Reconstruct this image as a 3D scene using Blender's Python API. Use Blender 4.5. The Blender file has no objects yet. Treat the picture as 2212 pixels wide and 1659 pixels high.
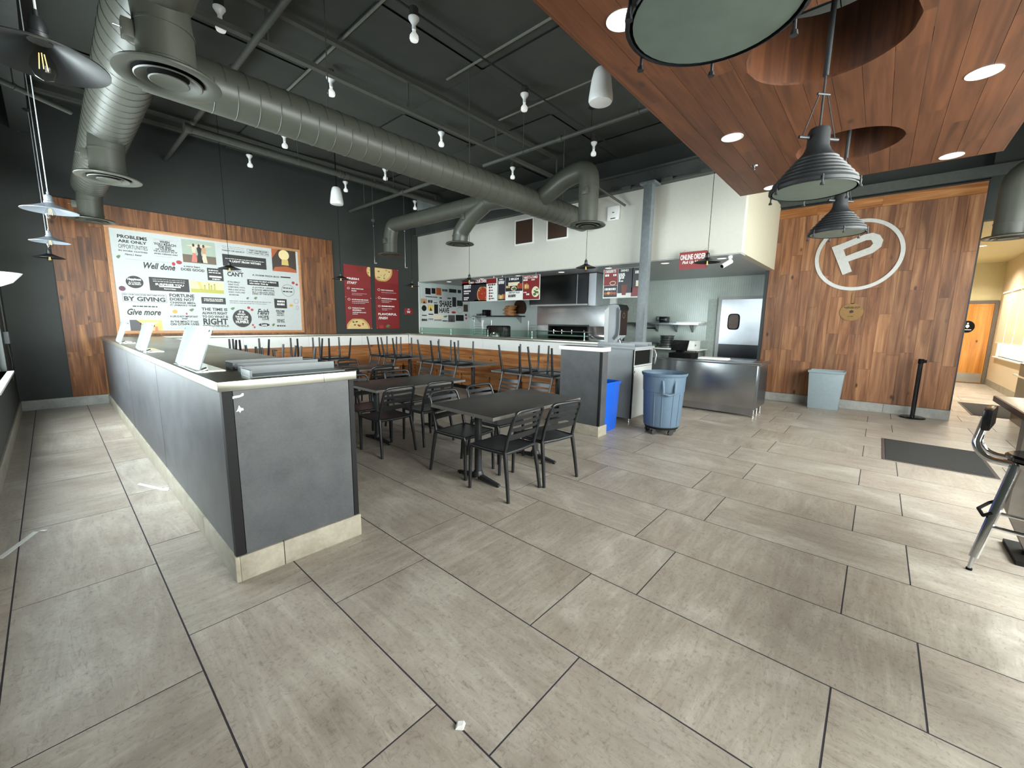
import bpy, bmesh, math, random
from mathutils import Matrix, Vector
random.seed(7)
scene = bpy.context.scene
COL = scene.collection
PI = math.pi
R_ = math.radians

# ------------------------------------------------------------------ camera
cam_d = bpy.data.cameras.new('camera'); cam = bpy.data.objects.new('camera', cam_d); COL.objects.link(cam)
cam_d.sensor_width = 36.0; cam_d.lens = 36.0 * 882.84 / 2212.0; cam_d.clip_start = 0.02; cam_d.clip_end = 200
def cam_matrix(loc, yaw, pitch, roll):
    cy, sy, cp, sp = math.cos(yaw), math.sin(yaw), math.cos(pitch), math.sin(pitch)
    fwd = Vector((sy*cp, cy*cp, -sp)); right = Vector((cy, -sy, 0)); down = fwd.cross(right)
    c, s = math.cos(roll), math.sin(roll)
    r2 = c*right + s*down; d2 = -s*right + c*down
    m = Matrix((r2, -d2, -fwd)).transposed().to_4x4(); m.translation = loc
    return m
cam.matrix_world = cam_matrix(Vector((0, 0, 1.56)), R_(48.3696), R_(8.5438), R_(-0.8217))
scene.camera = cam

# ------------------------------------------------------------------ world, daylight, exposure
w = bpy.data.worlds.new('sky'); scene.world = w; w.use_nodes = True
nt = w.node_tree; nt.nodes.clear()
bgn = nt.nodes.new('ShaderNodeBackground'); outn = nt.nodes.new('ShaderNodeOutputWorld')
bgn.inputs[0].default_value = (0.92, 0.96, 1.0, 1); bgn.inputs[1].default_value = 2.2
nt.links.new(bgn.outputs[0], outn.inputs[0])
vs = scene.view_settings
vs.view_transform = 'Standard'; vs.look = 'None'; vs.gamma = 1.0; vs.use_curve_mapping = False
vs.exposure = 0.8
XL, YB, YF, ZC = -0.45, 10.4, -2.43, 5.05          # left wall, end wall, window wall, deck height
WIN_L = [(3.7, 6.0), (6.5, 8.9)]       # openings in the left wall (Y), sill .8
WIN_F = [(1.0, 2.9), (3.2, 5.8), (6.4, 8.8), (14.2, 17.1)]   # openings in the window wall (X)
def window_light(name, loc, rot, sx, sy, power, color=(0.86, 0.94, 1.0)):
    l = bpy.data.lights.new(name, 'AREA'); l.shape = 'RECTANGLE'; l.size = sx; l.size_y = sy
    l.energy = power; l.color = color
    o = bpy.data.objects.new(name, l); COL.objects.link(o); o.location = loc; o.rotation_euler = rot
    return o
PW_L, PW_F = 68.0, 120.0
for a, b in WIN_L:
    window_light('daylight', (XL-0.22, (a+b)/2, 1.85), (0, -PI/2, 0), 2.1, b-a, PW_L*(b-a), (0.90, 0.96, 1.0))
for a, b in WIN_F:
    window_light('daylight', ((a+b)/2, YF-0.22, 2.25 if a < 10 else 1.6), (PI/2, 0, 0), b-a, 2.3 if a < 10 else 1.6, (PW_F*(1.12 if a < 3 else 0.85 if a < 6 else 0.32) if a < 10 else 45)*(b-a), (1.0, 0.985, 0.955))

# ------------------------------------------------------------------ helpers
def lin(h):
    if isinstance(h, str):
        h = h.lstrip('#'); c = [int(h[i:i+2], 16)/255 for i in (0, 2, 4)]
    else: c = h
    return tuple((x/12.92 if x <= 0.04045 else ((x+0.055)/1.055)**2.4) for x in c) + (1,)
MATS = {}
def new_mat(name):
    m = bpy.data.materials.new(name); m.use_nodes = True
    n = m.node_tree.nodes; n.clear()
    o = n.new('ShaderNodeOutputMaterial'); b = n.new('ShaderNodeBsdfPrincipled')
    m.node_tree.links.new(b.outputs[0], o.inputs[0])
    MATS[name] = m
    return m, n, m.node_tree.links, b
def pos_coord(n, l, scale, rnd=0.0):
    g = n.new('ShaderNodeNewGeometry'); mp = n.new('ShaderNodeMapping'); mp.inputs['Scale'].default_value = scale
    src = g.outputs['Position']
    if rnd:
        oi = n.new('ShaderNodeObjectInfo'); mul = n.new('ShaderNodeMath'); mul.operation = 'MULTIPLY'; mul.inputs[1].default_value = rnd
        l.new(oi.outputs['Random'], mul.inputs[0])
        add = n.new('ShaderNodeVectorMath'); add.operation = 'ADD'
        cx = n.new('ShaderNodeCombineXYZ')
        for i in range(3): l.new(mul.outputs[0], cx.inputs[i])
        l.new(src, add.inputs[0]); l.new(cx.outputs[0], add.inputs[1]); src = add.outputs[0]
    l.new(src, mp.inputs['Vector'])
    return mp.outputs[0]
def noise(n, l, vec, scale, detail=4, rough=0.55, dist=0.0):
    t = n.new('ShaderNodeTexNoise'); t.inputs['Scale'].default_value = scale; t.inputs['Detail'].default_value = detail
    t.inputs['Roughness'].default_value = rough; t.inputs['Distortion'].default_value = dist
    l.new(vec, t.inputs['Vector']); return t.outputs['Fac']
def ramp(n, l, fac, stops):
    r = n.new('ShaderNodeValToRGB'); cr = r.color_ramp
    while len(cr.elements) < len(stops): cr.elements.new(0.5)
    for e, (p, c) in zip(cr.elements, stops): e.position = p; e.color = c
    l.new(fac, r.inputs[0]); return r.outputs[0]
def mixc(n, l, fac, a, b, mode='MIX'):
    m = n.new('ShaderNodeMix'); m.data_type = 'RGBA'; m.blend_type = mode
    for sock, val in ((m.inputs[0], fac), (m.inputs[6], a), (m.inputs[7], b)):
        if hasattr(val, 'links') or hasattr(val, 'is_output'): l.new(val, sock)
        else: sock.default_value = val
    return m.outputs[2]
def bump(n, l, b, h, strength=0.2, dist=0.01):
    bn = n.new('ShaderNodeBump'); bn.inputs['Strength'].default_value = strength; bn.inputs['Distance'].default_value = dist
    l.new(h, bn.inputs['Height']); l.new(bn.outputs[0], b.inputs['Normal'])
def plain(name, col, rough=0.5, metal=0.0, var=0.12, scale=18.0, bmp=0.0, coat=0.0, spec=0.5):
    """one colour with fine procedural variation"""
    m, n, l, b = new_mat(name)
    c = lin(col); v = pos_coord(n, l, (1, 1, 1))
    f = noise(n, l, v, scale)
    lo = tuple(x*(1-var) for x in c[:3])+(1,); hi = tuple(min(1, x*(1+var)) for x in c[:3])+(1,)
    l.new(ramp(n, l, f, [(0.3, lo), (0.7, hi)]), b.inputs['Base Color'])
    b.inputs['Roughness'].default_value = rough; b.inputs['Metallic'].default_value = metal
    b.inputs['Specular IOR Level'].default_value = spec
    if coat: b.inputs['Coat Weight'].default_value = coat
    if bmp: bump(n, l, b, noise(n, l, v, scale*6, 3), bmp, 0.004)
    return m
def wood(name, axis, dark, mid, light, gscale=1.0, rough=0.45, tone=0.55):
    """grain stretched along world axis 0/1/2; tone differs from board to board"""
    m, n, l, b = new_mat(name)
    sc = [9.0*gscale]*3; sc[axis] = 0.7*gscale
    v = pos_coord(n, l, tuple(sc), rnd=37.0)
    g1 = noise(n, l, v, 1.3, 5, 0.6, 0.9); 
    sc2 = [60.0*gscale]*3; sc2[axis] = 1.6*gscale
    v2 = pos_coord(n, l, tuple(sc2), rnd=11.0)
    g2 = noise(n, l, v2, 1.0, 3, 0.6, 0.2)
    col = ramp(n, l, g1, [(0.28, lin(dark)), (0.5, lin(mid)), (0.72, lin(light))])
    col = mixc(n, l, 0.35, col, ramp(n, l, g2, [(0.35, (0.35, 0.3, 0.27, 1)), (0.65, (1, 1, 1, 1))]), 'MULTIPLY')
    oi = n.new('ShaderNodeObjectInfo')
    t = ramp(n, l, oi.outputs['Random'], [(0.0, (0.55, 0.50, 0.47, 1)), (0.25, (0.95, 0.85, 0.78, 1)), (0.5, (0.72, 0.66, 0.60, 1)), (0.75, (1.15, 1.05, 0.9, 1)), (1.0, (0.85, 0.72, 0.60, 1))])
    col = mixc(n, l, tone, col, mixc(n, l, 1.0, col, t, 'MULTIPLY'))
    # knots
    sk = [4.2]*3; sk[axis] = 2.2
    vk = pos_coord(n, l, tuple(sk), rnd=5.0)
    vo = n.new('ShaderNodeTexVoronoi'); vo.inputs['Scale'].default_value = 1.0; l.new(vk, vo.inputs['Vector'])
    kf = ramp(n, l, vo.outputs['Distance'], [(0.05, (1, 1, 1, 1)), (0.13, (0, 0, 0, 1))])
    col = mixc(n, l, kf, col, lin('#3a2317'))
    l.new(col, b.inputs['Base Color']); b.inputs['Roughness'].default_value = rough
    bump(n, l, b, g2, 0.15, 0.002)
    return m
def steel(name, col='#b9babb', rough=0.28, axis=2, aniso=True):
    m, n, l, b = new_mat(name)
    sc = [90.0]*3; sc[axis] = 0.8
    v = pos_coord(n, l, tuple(sc))
    g = noise(n, l, v, 1.0, 3)
    v2 = pos_coord(n, l, (1, 1, 1)); g2 = noise(n, l, v2, 2.2, 3)
    c = lin(col)
    l.new(ramp(n, l, g2, [(0.3, tuple(x*0.82 for x in c[:3])+(1,)), (0.7, c)]), b.inputs['Base Color'])
    b.inputs['Metallic'].default_value = 1.0
    mr = n.new('ShaderNodeMapRange'); mr.inputs[3].default_value = rough*0.92; mr.inputs[4].default_value = rough*1.10
    l.new(g, mr.inputs[0]); l.new(mr.outputs[0], b.inputs['Roughness'])
    bump(n, l, b, g2, 0.05, 0.03)
    return m
def emit(name, col, strength):
    m, n, l, b = new_mat(name)
    b.inputs['Base Color'].default_value = lin(col); b.inputs['Emission Color'].default_value = lin(col)
    b.inputs['Emission Strength'].default_value = strength; b.inputs['Roughness'].default_value = 0.4
    v = pos_coord(n, l, (1, 1, 1)); f = noise(n, l, v, 30)
    l.new(ramp(n, l, f, [(0, lin(col)), (1, tuple(x*0.95 for x in lin(col)[:3])+(1,))]), b.inputs['Base Color'])
    return m
def glass(name, tint='#dfe9e6', ior=1.3, rough=0.03):
    m = bpy.data.materials.new(name); m.use_nodes = True; n = m.node_tree.nodes; n.clear(); l = m.node_tree.links
    o = n.new('ShaderNodeOutputMaterial'); tr = n.new('ShaderNodeBsdfTransparent'); gl = n.new('ShaderNodeBsdfGlossy'); mx = n.new('ShaderNodeMixShader')
    tr.inputs[0].default_value = lin(tint); gl.inputs['Roughness'].default_value = rough
    fr = n.new('ShaderNodeFresnel'); fr.inputs[0].default_value = ior
    ge = n.new('ShaderNodeNewGeometry'); iv = n.new('ShaderNodeMath'); iv.operation = 'SUBTRACT'; iv.inputs[0].default_value = 1.0; l.new(ge.outputs['Backfacing'], iv.inputs[1])
    ml = n.new('ShaderNodeMath'); ml.operation = 'MULTIPLY'; l.new(fr.outputs[0], ml.inputs[0]); l.new(iv.outputs[0], ml.inputs[1])     # reflect off the outer face only
    l.new(ml.outputs[0], mx.inputs[0]); l.new(tr.outputs[0], mx.inputs[1]); l.new(gl.outputs[0], mx.inputs[2]); l.new(mx.outputs[0], o.inputs[0])
    MATS[name] = m; return m

# --- floor tile: grey-beige stone, streaks along either side
def floor_tile():
    m, n, l, b = new_mat('stone_tile')
    va = pos_coord(n, l, (1.0, 6.5, 1), rnd=53.0); vb = pos_coord(n, l, (6.5, 1.0, 1), rnd=31.0); vc = pos_coord(n, l, (1, 1, 1), rnd=17.0)
    oi = n.new('ShaderNodeObjectInfo'); st = n.new('ShaderNodeMath'); st.operation = 'GREATER_THAN'; st.inputs[1].default_value = 0.45
    l.new(oi.outputs['Random'], st.inputs[0])
    def pick(fa, fb):
        mf = n.new('ShaderNodeMix'); l.new(st.outputs[0], mf.inputs[0]); l.new(fa, mf.inputs[2]); l.new(fb, mf.inputs[3]); return mf.outputs[0]
    streak = pick(noise(n, l, va, 1.3, 10, 0.74, 1.5), noise(n, l, vb, 1.3, 10, 0.74, 1.5))
    fine = pick(noise(n, l, va, 9.0, 8, 0.78, 1.2), noise(n, l, vb, 9.0, 8, 0.78, 1.2))
    cloud = noise(n, l, vc, 1.6, 6, 0.6, 1.0); tint = noise(n, l, vc, 0.9, 3, 0.5, 0.5)
    c_s = ramp(n, l, streak, [(0.25, lin('#746960')), (0.42, lin('#8f867b')), (0.55, lin('#a29a8f')), (0.72, lin('#c2bbb0'))])
    c_c = ramp(n, l, cloud, [(0.28, lin('#7a6e64')), (0.45, lin('#958b80')), (0.58, lin('#a59e93')), (0.74, lin('#c9c3b9'))])
    col = mixc(n, l, 0.5, c_s, c_c)
    col = mixc(n, l, ramp(n, l, tint, [(0.42, (0, 0, 0, 1)), (0.7, (0.22, 0.22, 0.22, 1))]), col, lin('#97857a'))
    col = mixc(n, l, 0.8, col, ramp(n, l, fine, [(0.30, (0.42, 0.39, 0.37, 1)), (0.44, (1, 1, 1, 1)), (0.62, (1, 1, 1, 1)), (0.74, (1.25, 1.23, 1.2, 1))]), 'MULTIPLY')
    tone = ramp(n, l, oi.outputs['Random'], [(0, (1.00, 0.98, 0.96, 1)), (0.5, (1.12, 1.10, 1.08, 1)), (1, (1.05, 1.05, 1.05, 1))])
    col = mixc(n, l, 1.0, col, tone, 'MULTIPLY')
    grit = noise(n, l, vc, 46.0, 5, 0.75, 0.6)
    col = mixc(n, l, 0.75, col, ramp(n, l, grit, [(0.34, (0.62, 0.60, 0.58, 1)), (0.47, (1, 1, 1, 1)), (0.60, (1, 1, 1, 1)), (0.70, (1.16, 1.16, 1.16, 1))]), 'MULTIPLY')
    col = mixc(n, l, 1.0, col, (0.985, 1.0, 1.02, 1), 'MULTIPLY')
    l.new(col, b.inputs['Base Color'])
    mr = n.new('ShaderNodeMapRange'); mr.inputs[3].default_value = 0.30; mr.inputs[4].default_value = 0.52; l.new(cloud, mr.inputs[0]); l.new(mr.outputs[0], b.inputs['Roughness'])
    bump(n, l, b, fine, 0.08, 0.003)
    return m
floor_tile()
# --- mottled dark laminate on the half walls
def laminate(name, c0, c1, sc=70):
    m, n, l, b = new_mat(name)
    v = pos_coord(n, l, (1, 1, 1)); f = noise(n, l, v, sc, 5, 0.7); g = noise(n, l, v, 6, 3)
    col = mixc(n, l, 0.7, ramp(n, l, f, [(0.38, lin(c0)), (0.62, lin(c1))]), ramp(n, l, g, [(0.3, lin(c0)), (0.7, lin(c1))]))
    l.new(col, b.inputs['Base Color']); b.inputs['Roughness'].default_value = 0.42
    bump(n, l, b, f, 0.06, 0.002)
laminate('charcoal_laminate', '#3f4043', '#525356')
laminate('skirting_tile', '#8b8374', '#aca596', 30)
laminate('skirting_grey', '#8f8f8b', '#b3b2ad', 26)
plain('grout', '#2c2830', 0.9)
plain('dark_wall', '#303431', 0.62, var=0.05, scale=3, bmp=0.05)
plain('deck_fabric', '#3c3e39', 0.75, var=0.10, scale=2.2)
plain('deck_dark', '#2b2c2a', 0.8)
plain('pipe_paint', '#4b4c46', 0.55)
plain('duct_paint', '#484941', 0.40, var=0.06, scale=5)
plain('duct_seam', '#393a34', 0.45)
plain('white_wall', '#cfcdc3', 0.6, var=0.02, bmp=0.08)
plain('return_wall', '#c8c1ac', 0.6, var=0.02, bmp=0.08)
plain('cream_wall', '#ddd0a6', 0.6, var=0.02, bmp=0.08)
plain('tan_wall', '#d9c6ad', 0.6, var=0.02, bmp=0.08)
plain('kitchen_wall', '#c3cdc9', 0.4, var=0.03)
plain('kitchen_tile', '#b4c0bb', 0.22, var=0.05, scale=4)
plain('kitchen_grout', '#aab5b0', 0.8)
plain('kitchen_ceiling', '#a9aaa9', 0.35, var=0.03)
plain('dark_trim', '#303436', 0.45)
plain('black_trim', '#0d0d0e', 0.6, spec=0.3)
plain('beam_paint', '#4a4d4a', 0.5)
plain('post_paint', '#737a7e', 0.4)
plain('chair_plastic', '#1f2123', 0.30, var=0.06, scale=40)
plain('table_top', '#2c2826', 0.40, var=0.25, scale=9)
plain('table_edge', '#67635e', 0.4)
plain('table_base', '#26292b', 0.45)
plain('white_laminate', '#f2f1ee', 0.35, var=0.02)
plain('white_plastic', '#f4f4f2', 0.35, var=0.02)
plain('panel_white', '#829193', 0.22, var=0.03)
plain('grey_plastic', '#666c6f', 0.45, var=0.05)
plain('barrel_grey', '#576a7d', 0.42, var=0.05)
plain('barrel_dark', '#4d5e6f', 0.45, var=0.05)
plain('bin_grey', '#93a1a8', 0.42, var=0.05)
plain('bin_blue', '#1557c4', 0.35, var=0.05)
plain('kiosk_grey', '#8f959a', 0.4, var=0.03)
plain('kiosk_light', '#a3a5a4', 0.3, var=0.03)
plain('black', '#060607', 0.75, spec=0.2)
plain('black_gloss', '#121316', 0.2)
plain('lamp_black', '#1d1f21', 0.38, var=0.1)
plain('lamp_satin', '#6a6f76', 0.35, var=0.05)  # black lamp paint lightened to imitate window glare
plain('batten_paint', '#77786f', 0.5)
plain('emblem_metal', '#dcdcd8', 0.35, 0.4, var=0.06)
plain('lamp_iron', '#212427', 0.5, var=0.2, scale=60)
plain('lamp_inner', '#66746b', 0.35, var=0.06)
plain('lamp_silver', '#c9ccd0', 0.4)
plain('mat_carpet', '#2b2a29', 0.95, var=0.35, scale=120, bmp=0.5)
plain('mat_edge', '#4a3f3b', 0.8)
plain('booth_brown', '#5a463a', 0.4, var=0.15)
plain('bar_top', '#6b5a49', 0.25, var=0.2)
plain('bar_panel', '#6f665e', 0.5, var=0.08)
plain('brown_dark', '#3e2a1d', 0.4)
plain('blind', '#d9d2b8', 0.7, var=0.03)
plain('paper', '#f4f4f2', 0.6, var=0.02)
plain('tape', '#d9dad6', 0.5, var=0.02)
plain('chip_paint', '#dfe5e4', 0.7)
plain('paddle', '#8f6c3c', 0.5, var=0.1)
plain('board_wood', '#a86f3a', 0.5, var=0.3, scale=30)
plain('pan_metal', '#7f8284', 0.3, 0.9, var=0.2)
plain('copper_frame', '#c08a5e', 0.4)
steel('steel', '#b9bbbd', 0.24, 1)
steel('steel_bright', '#b4b7bd', 0.30, 2)
steel('steel_dark', '#4c4e50', 0.24, 2)
steel('cap_steel', '#a9a89c', 0.30, 1)
steel('chrome', '#dcdee0', 0.12, 2)
steel('brushed', '#cfd0cf', 0.32, 0)
glass('pane', '#f2f6f5', 1.06); glass('bulb_glass', '#f2f2ee'); glass('guard_glass', '#e2efe9')
emit('can_lens', '#fff8ec', 0.9); emit('bulb_white', '#f3f4f0', 0.25); emit('filament', '#ffdf8a', 1.0)
wood('wood_z', 2, '#4d2d16', '#84532e', '#b07c4a', tone=0.85)
wood('wood_zp', 2, '#623f2b', '#96684a', '#bd8f68', tone=0.6, gscale=0.7)
wood('wood_x', 0, '#3f2414', '#593520', '#6a4128', tone=0.35, gscale=0.8)
wood('wood_liner', 2, '#3a1f10', '#54301b', '#683f24', tone=0.3)  # canopy wood toned darker to paint in the shade inside the openings
wood('wood_y', 1, '#7a4824', '#b0733f', '#cf9860', tone=0.4)
wood('wood_xb', 0, '#7a4824', '#b0733f', '#cf9860', tone=0.4)
wood('door_wood', 2, '#b06a24', '#d08a3a', '#e0a052', tone=0.0, gscale=0.5)
for nm, c in dict(ink='#0e0f10', ink_white='#f5f4f0', sign_white='#c6cac9', red='#83191d', redm='#8b2427', navy='#23232f', cream='#efe3c4', green='#5d7a52', cherry='#b02a34', violet='#5b2a44', onion='#b9a3b8', yellow='#d9a13c', line='#8d908f', crust='#d2a463', sauce='#a93a22', cheese='#e6c98c', leaf='#3e5a2c', cola='#7a2a1a', sky='#a9b6a6', field='#6b5a48', skin='#c9986f', coral='#d4766a', dress='#d8c9ae', sunset='#d9bd6a', glow='#f0d9a0', dusk='#4b4a50', orange='#b0572a', bark='#3b2a20', lawn='#b6b24a').items():
    plain('p_'+nm, c, 0.4, var=0.03)
SIGN = [
 ('t', 'PROBLEMS', 0.106, 1.662, 0.511, 1.708), ('t', 'ARE ONLY', 0.11, 1.586, 0.498, 1.625), ('n', 'OPPORTUNITIES', 0.107, 1.487, 0.503, 1.54), 
 ('t', 'IN WORK CLOTHES', 0.103, 1.428, 0.497, 1.447), ('i', 'Henry J. Kaiser', 0.18, 1.36, 0.417, 1.39), ('t', 'WHEN', 0.688, 1.656, 0.835, 1.688), 
 ('t', 'YOU REACH', 0.598, 1.608, 0.928, 1.642), ('t', 'THE END', 0.66, 1.552, 0.853, 1.592), ('t', 'OF YOUR ROPE', 0.619, 1.515, 0.899, 1.54), 
 ('t', 'TIE A KNOT IN IT', 0.583, 1.483, 0.941, 1.503), ('t', 'AND HANG ON', 0.588, 1.437, 0.934, 1.457), ('P1', '', 1.017, 1.337, 1.561, 1.776), 
 ('P2', '', 2.615, 1.328, 3.125, 1.822), ('s', '', 1.679, 1.733, 2.085, 1.738), ('s', '', 1.692, 1.698, 2.073, 1.703), 
 ('t', 'TAKE IT OR LEAVE IT', 1.673, 1.644, 2.087, 1.664), ('f', '', 2.133, 1.632, 2.554, 1.74), ('t', 'THEY CAN BECAUSE', 2.174, 1.7, 2.527, 1.723), 
 ('t', 'THEY THINK THEY CAN', 2.158, 1.659, 2.548, 1.678), ('b', '', 1.675, 1.337, 2.493, 1.578), ('ws', '', 1.712, 1.54, 2.452, 1.54), 
 ('ws', '', 1.725, 1.489, 2.452, 1.499), ('w', 'A LIGHT FROM WITHIN', 1.788, 1.43, 2.381, 1.462), ('i', 'Well done', 0.423, 1.167, 0.883, 1.254), 
 ('i', 'a merry heart', 1.017, 1.238, 1.282, 1.272), ('t', 'DOES GOOD', 0.97, 1.178, 1.346, 1.216), 
 ('i', 'Clean your mind of', 1.743, 1.233, 2.005, 1.26), ('t', "CAN'T", 1.736, 1.145, 2.033, 1.216), 
 ('t', 'A WARM PIZZA BOX', 2.199, 1.187, 2.748, 1.213), ('kb', '', 2.77, 1.193, 2.981, 1.22), ('b', '', 1.391, 1.018, 1.664, 1.264), 
 ('ws', '', 1.416, 1.21, 1.578, 1.23), ('ws', '', 1.416, 1.168, 1.619, 1.185), ('wb', '', 1.418, 1.079, 1.629, 1.112), 
 ('ws', '', 1.468, 1.036, 1.601, 1.058), ('o', '', 0.147, 0.78, 0.391, 1.003), ('w', 'Happiness', 0.173, 0.915, 0.362, 0.957), 
 ('w', 'IS A STATE', 0.188, 0.877, 0.346, 0.892), ('w', 'OF ACTIVITY', 0.177, 0.841, 0.358, 0.863), ('b', '', 0.473, 0.755, 1.072, 1.005), 
 ('ws', '', 0.522, 0.969, 1.016, 0.965), ('ws', '', 0.529, 0.926, 1.017, 0.935), ('w', 'SURPRISE YOU', 0.556, 0.864, 0.989, 0.893), 
 ('wb', '', 0.611, 0.828, 0.937, 0.853), ('w', 'George S. Patton', 0.679, 0.784, 0.858, 0.806), ('P3', '', 1.095, 0.761, 1.65, 0.984), 
 ('t', 'IF YOU REALLY', 1.732, 1.004, 1.958, 1.028), ('t', 'WANT TO DO', 1.735, 0.952, 1.934, 0.975), 
 ('t', "SOMETHING, YOU'LL", 1.734, 0.898, 2.047, 0.922), ('t', 'FIND A WAY. IF YOU', 1.733, 0.847, 2.039, 0.869), 
 ('t', "DON'T, YOU'LL FIND", 1.736, 0.792, 2.036, 0.816), ('t', 'AN EXCUSE.', 1.735, 0.74, 1.918, 0.762), ('b', '', 2.094, 0.98, 2.719, 1.1), 
 ('w', "IT'S HARD TO BEAT A PERSON", 2.136, 1.056, 2.672, 1.077), ('w', 'who never gives up', 2.13, 1.0, 2.499, 1.033), 
 ('t', 'A JOYFUL HEART', 2.18, 0.918, 2.625, 0.943), ('t', 'IS GOOD MEDICINE,', 2.176, 0.865, 2.627, 0.895), 
 ('t', 'BUT A BROKEN SPIRIT', 2.178, 0.824, 2.625, 0.844), ('t', 'DRIES UP THE BONES.', 2.176, 0.785, 2.626, 0.808), 
 ('r', '', 2.769, 0.773, 3.051, 1.051), ('s', '', 2.809, 0.955, 3.011, 0.976), ('s', '', 2.798, 0.872, 3.01, 0.899), 
 ('f', '', 0.075, 0.529, 0.703, 0.687), ('t', 'NO ONE HAS EVER BECOME POOR', 0.091, 0.654, 0.68, 0.67), 
 ('t', 'BY GIVING', 0.096, 0.556, 0.681, 0.618), ('t', 'FORTUNE', 0.749, 0.658, 1.138, 0.707), ('t', 'DOES NOT', 0.749, 0.587, 1.136, 0.63), 
 ('t', 'CHANGE MEN,', 0.747, 0.524, 1.152, 0.559), ('t', 'IT UNMASKS THEM', 0.746, 0.483, 1.149, 0.507), ('b', '', 1.249, 0.543, 1.666, 0.675), 
 ('w', 'FAILURE IS SUCCESS', 1.296, 0.63, 1.618, 0.648), ('w', 'IF WE LEARN FROM IT', 1.293, 0.596, 1.621, 0.614), 
 ('t', "WE DON'T STOP PLAYING BECAUSE WE GROW OLD", 1.733, 0.614, 2.538, 0.628), 
 ('t', 'WE GROW OLD BECAUSE WE STOP PLAYING', 1.735, 0.575, 2.438, 0.586), ('b', '', 2.602, 0.501, 2.866, 0.712), 
 ('ws', '', 2.667, 0.635, 2.821, 0.674), ('ws', '', 2.659, 0.568, 2.826, 0.611), ('s', '', 0.202, 0.441, 0.552, 0.462), 
 ('i', 'Give more', 0.117, 0.304, 0.594, 0.392), ('P4', '', 0.135, -0.004, 0.595, 0.201), 
 ('t', 'A LIFE IS NOT IMPORTANT', 0.724, 0.263, 1.166, 0.291), ('i', 'except', 0.906, 0.217, 0.998, 0.248), 
 ('t', 'IN THE IMPACT IT HAS', 0.727, 0.16, 1.165, 0.191), ('t', 'ON OTHER LIVES', 0.719, 0.108, 1.173, 0.141), 
 ('t', 'THE TIME IS', 1.238, 0.412, 1.684, 0.457), ('t', 'ALWAYS RIGHT', 1.24, 0.335, 1.678, 0.376), 
 ('t', 'TO DO WHAT IS', 1.238, 0.265, 1.684, 0.302), ('t', 'RIGHT', 1.247, 0.136, 1.675, 0.232), 
 ('t', 'MARTIN LUTHER KING, JR.', 1.237, 0.072, 1.691, 0.108), ('o', '', 1.766, 0.068, 2.123, 0.447), ('w', 'IT IS', 1.894, 0.378, 1.986, 0.414), 
 ('w', 'always', 1.86, 0.327, 2.009, 0.362), ('w', 'THE SECURE', 1.815, 0.276, 2.058, 0.307), ('w', 'WHO ARE', 1.84, 0.224, 2.045, 0.256), 
 ('w', 'HUMBLE', 1.819, 0.16, 2.059, 0.205), ('i', 'Faith', 2.241, 0.362, 2.48, 0.457), ('t', 'HOPE', 2.259, 0.275, 2.469, 0.324), 
 ('t', 'LOVE', 2.331, 0.23, 2.466, 0.261), ('o', '', 2.251, 0.085, 2.473, 0.158), ('w', 'Love', 2.31, 0.102, 2.414, 0.142), 
 ('t', 'FROM', 2.627, 0.416, 2.801, 0.455), ('t', 'WHAT', 2.636, 0.37, 2.794, 0.403), ('t', 'WE GET,', 2.632, 0.324, 2.801, 0.353), 
 ('t', 'WHAT', 2.629, 0.209, 2.794, 0.247), ('t', 'WE GIVE,', 2.63, 0.171, 2.801, 0.199), ('s', '', 2.624, 0.086, 2.806, 0.115), 
 ('g', '', 0.059, 1.287, 0.122, 1.356), ('c', '', 0.837, 1.246, 0.89, 1.315), ('c', '', 0.906, 1.284, 0.995, 1.357), 
 ('v', '', 0.043, 0.719, 0.135, 0.808), ('c', '', 3.001, 1.064, 3.068, 1.126), ('c', '', 3.084, 1.038, 3.139, 1.086), 
 ('u', '', 3.018, 0.615, 3.134, 0.733), ('u', '', 3.059, 0.477, 3.125, 0.576), ('c', '', 2.054, 0.461, 2.11, 0.518), 
 ('c', '', 2.115, 0.421, 2.171, 0.473), ('g', '', 1.739, 0.43, 1.824, 0.491), ('y', '', 0.769, 0.333, 0.848, 0.405), 
 ('g', '', 1.031, 0.376, 1.115, 0.441), ('c', '', 0.973, 0.313, 1.001, 0.354), ('g', '', 2.046, 0.666, 2.104, 0.718), 
 ('g', '', 2.194, 0.67, 2.265, 0.734), ('y', '', 2.918, 0.546, 3.002, 0.602), ('c', '', 2.119, 0.093, 2.156, 0.139), 
 ('c', '', 2.148, 0.044, 2.185, 0.089), ('g', '', 2.518, 0.086, 2.584, 0.156), ('l', '', 0.174, 1.362, 0.827, 1.293), 
 ('l', '', 0.604, 1.743, 0.888, 1.706), ('l', '', 0.616, 1.417, 0.849, 1.397), 
]
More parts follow.
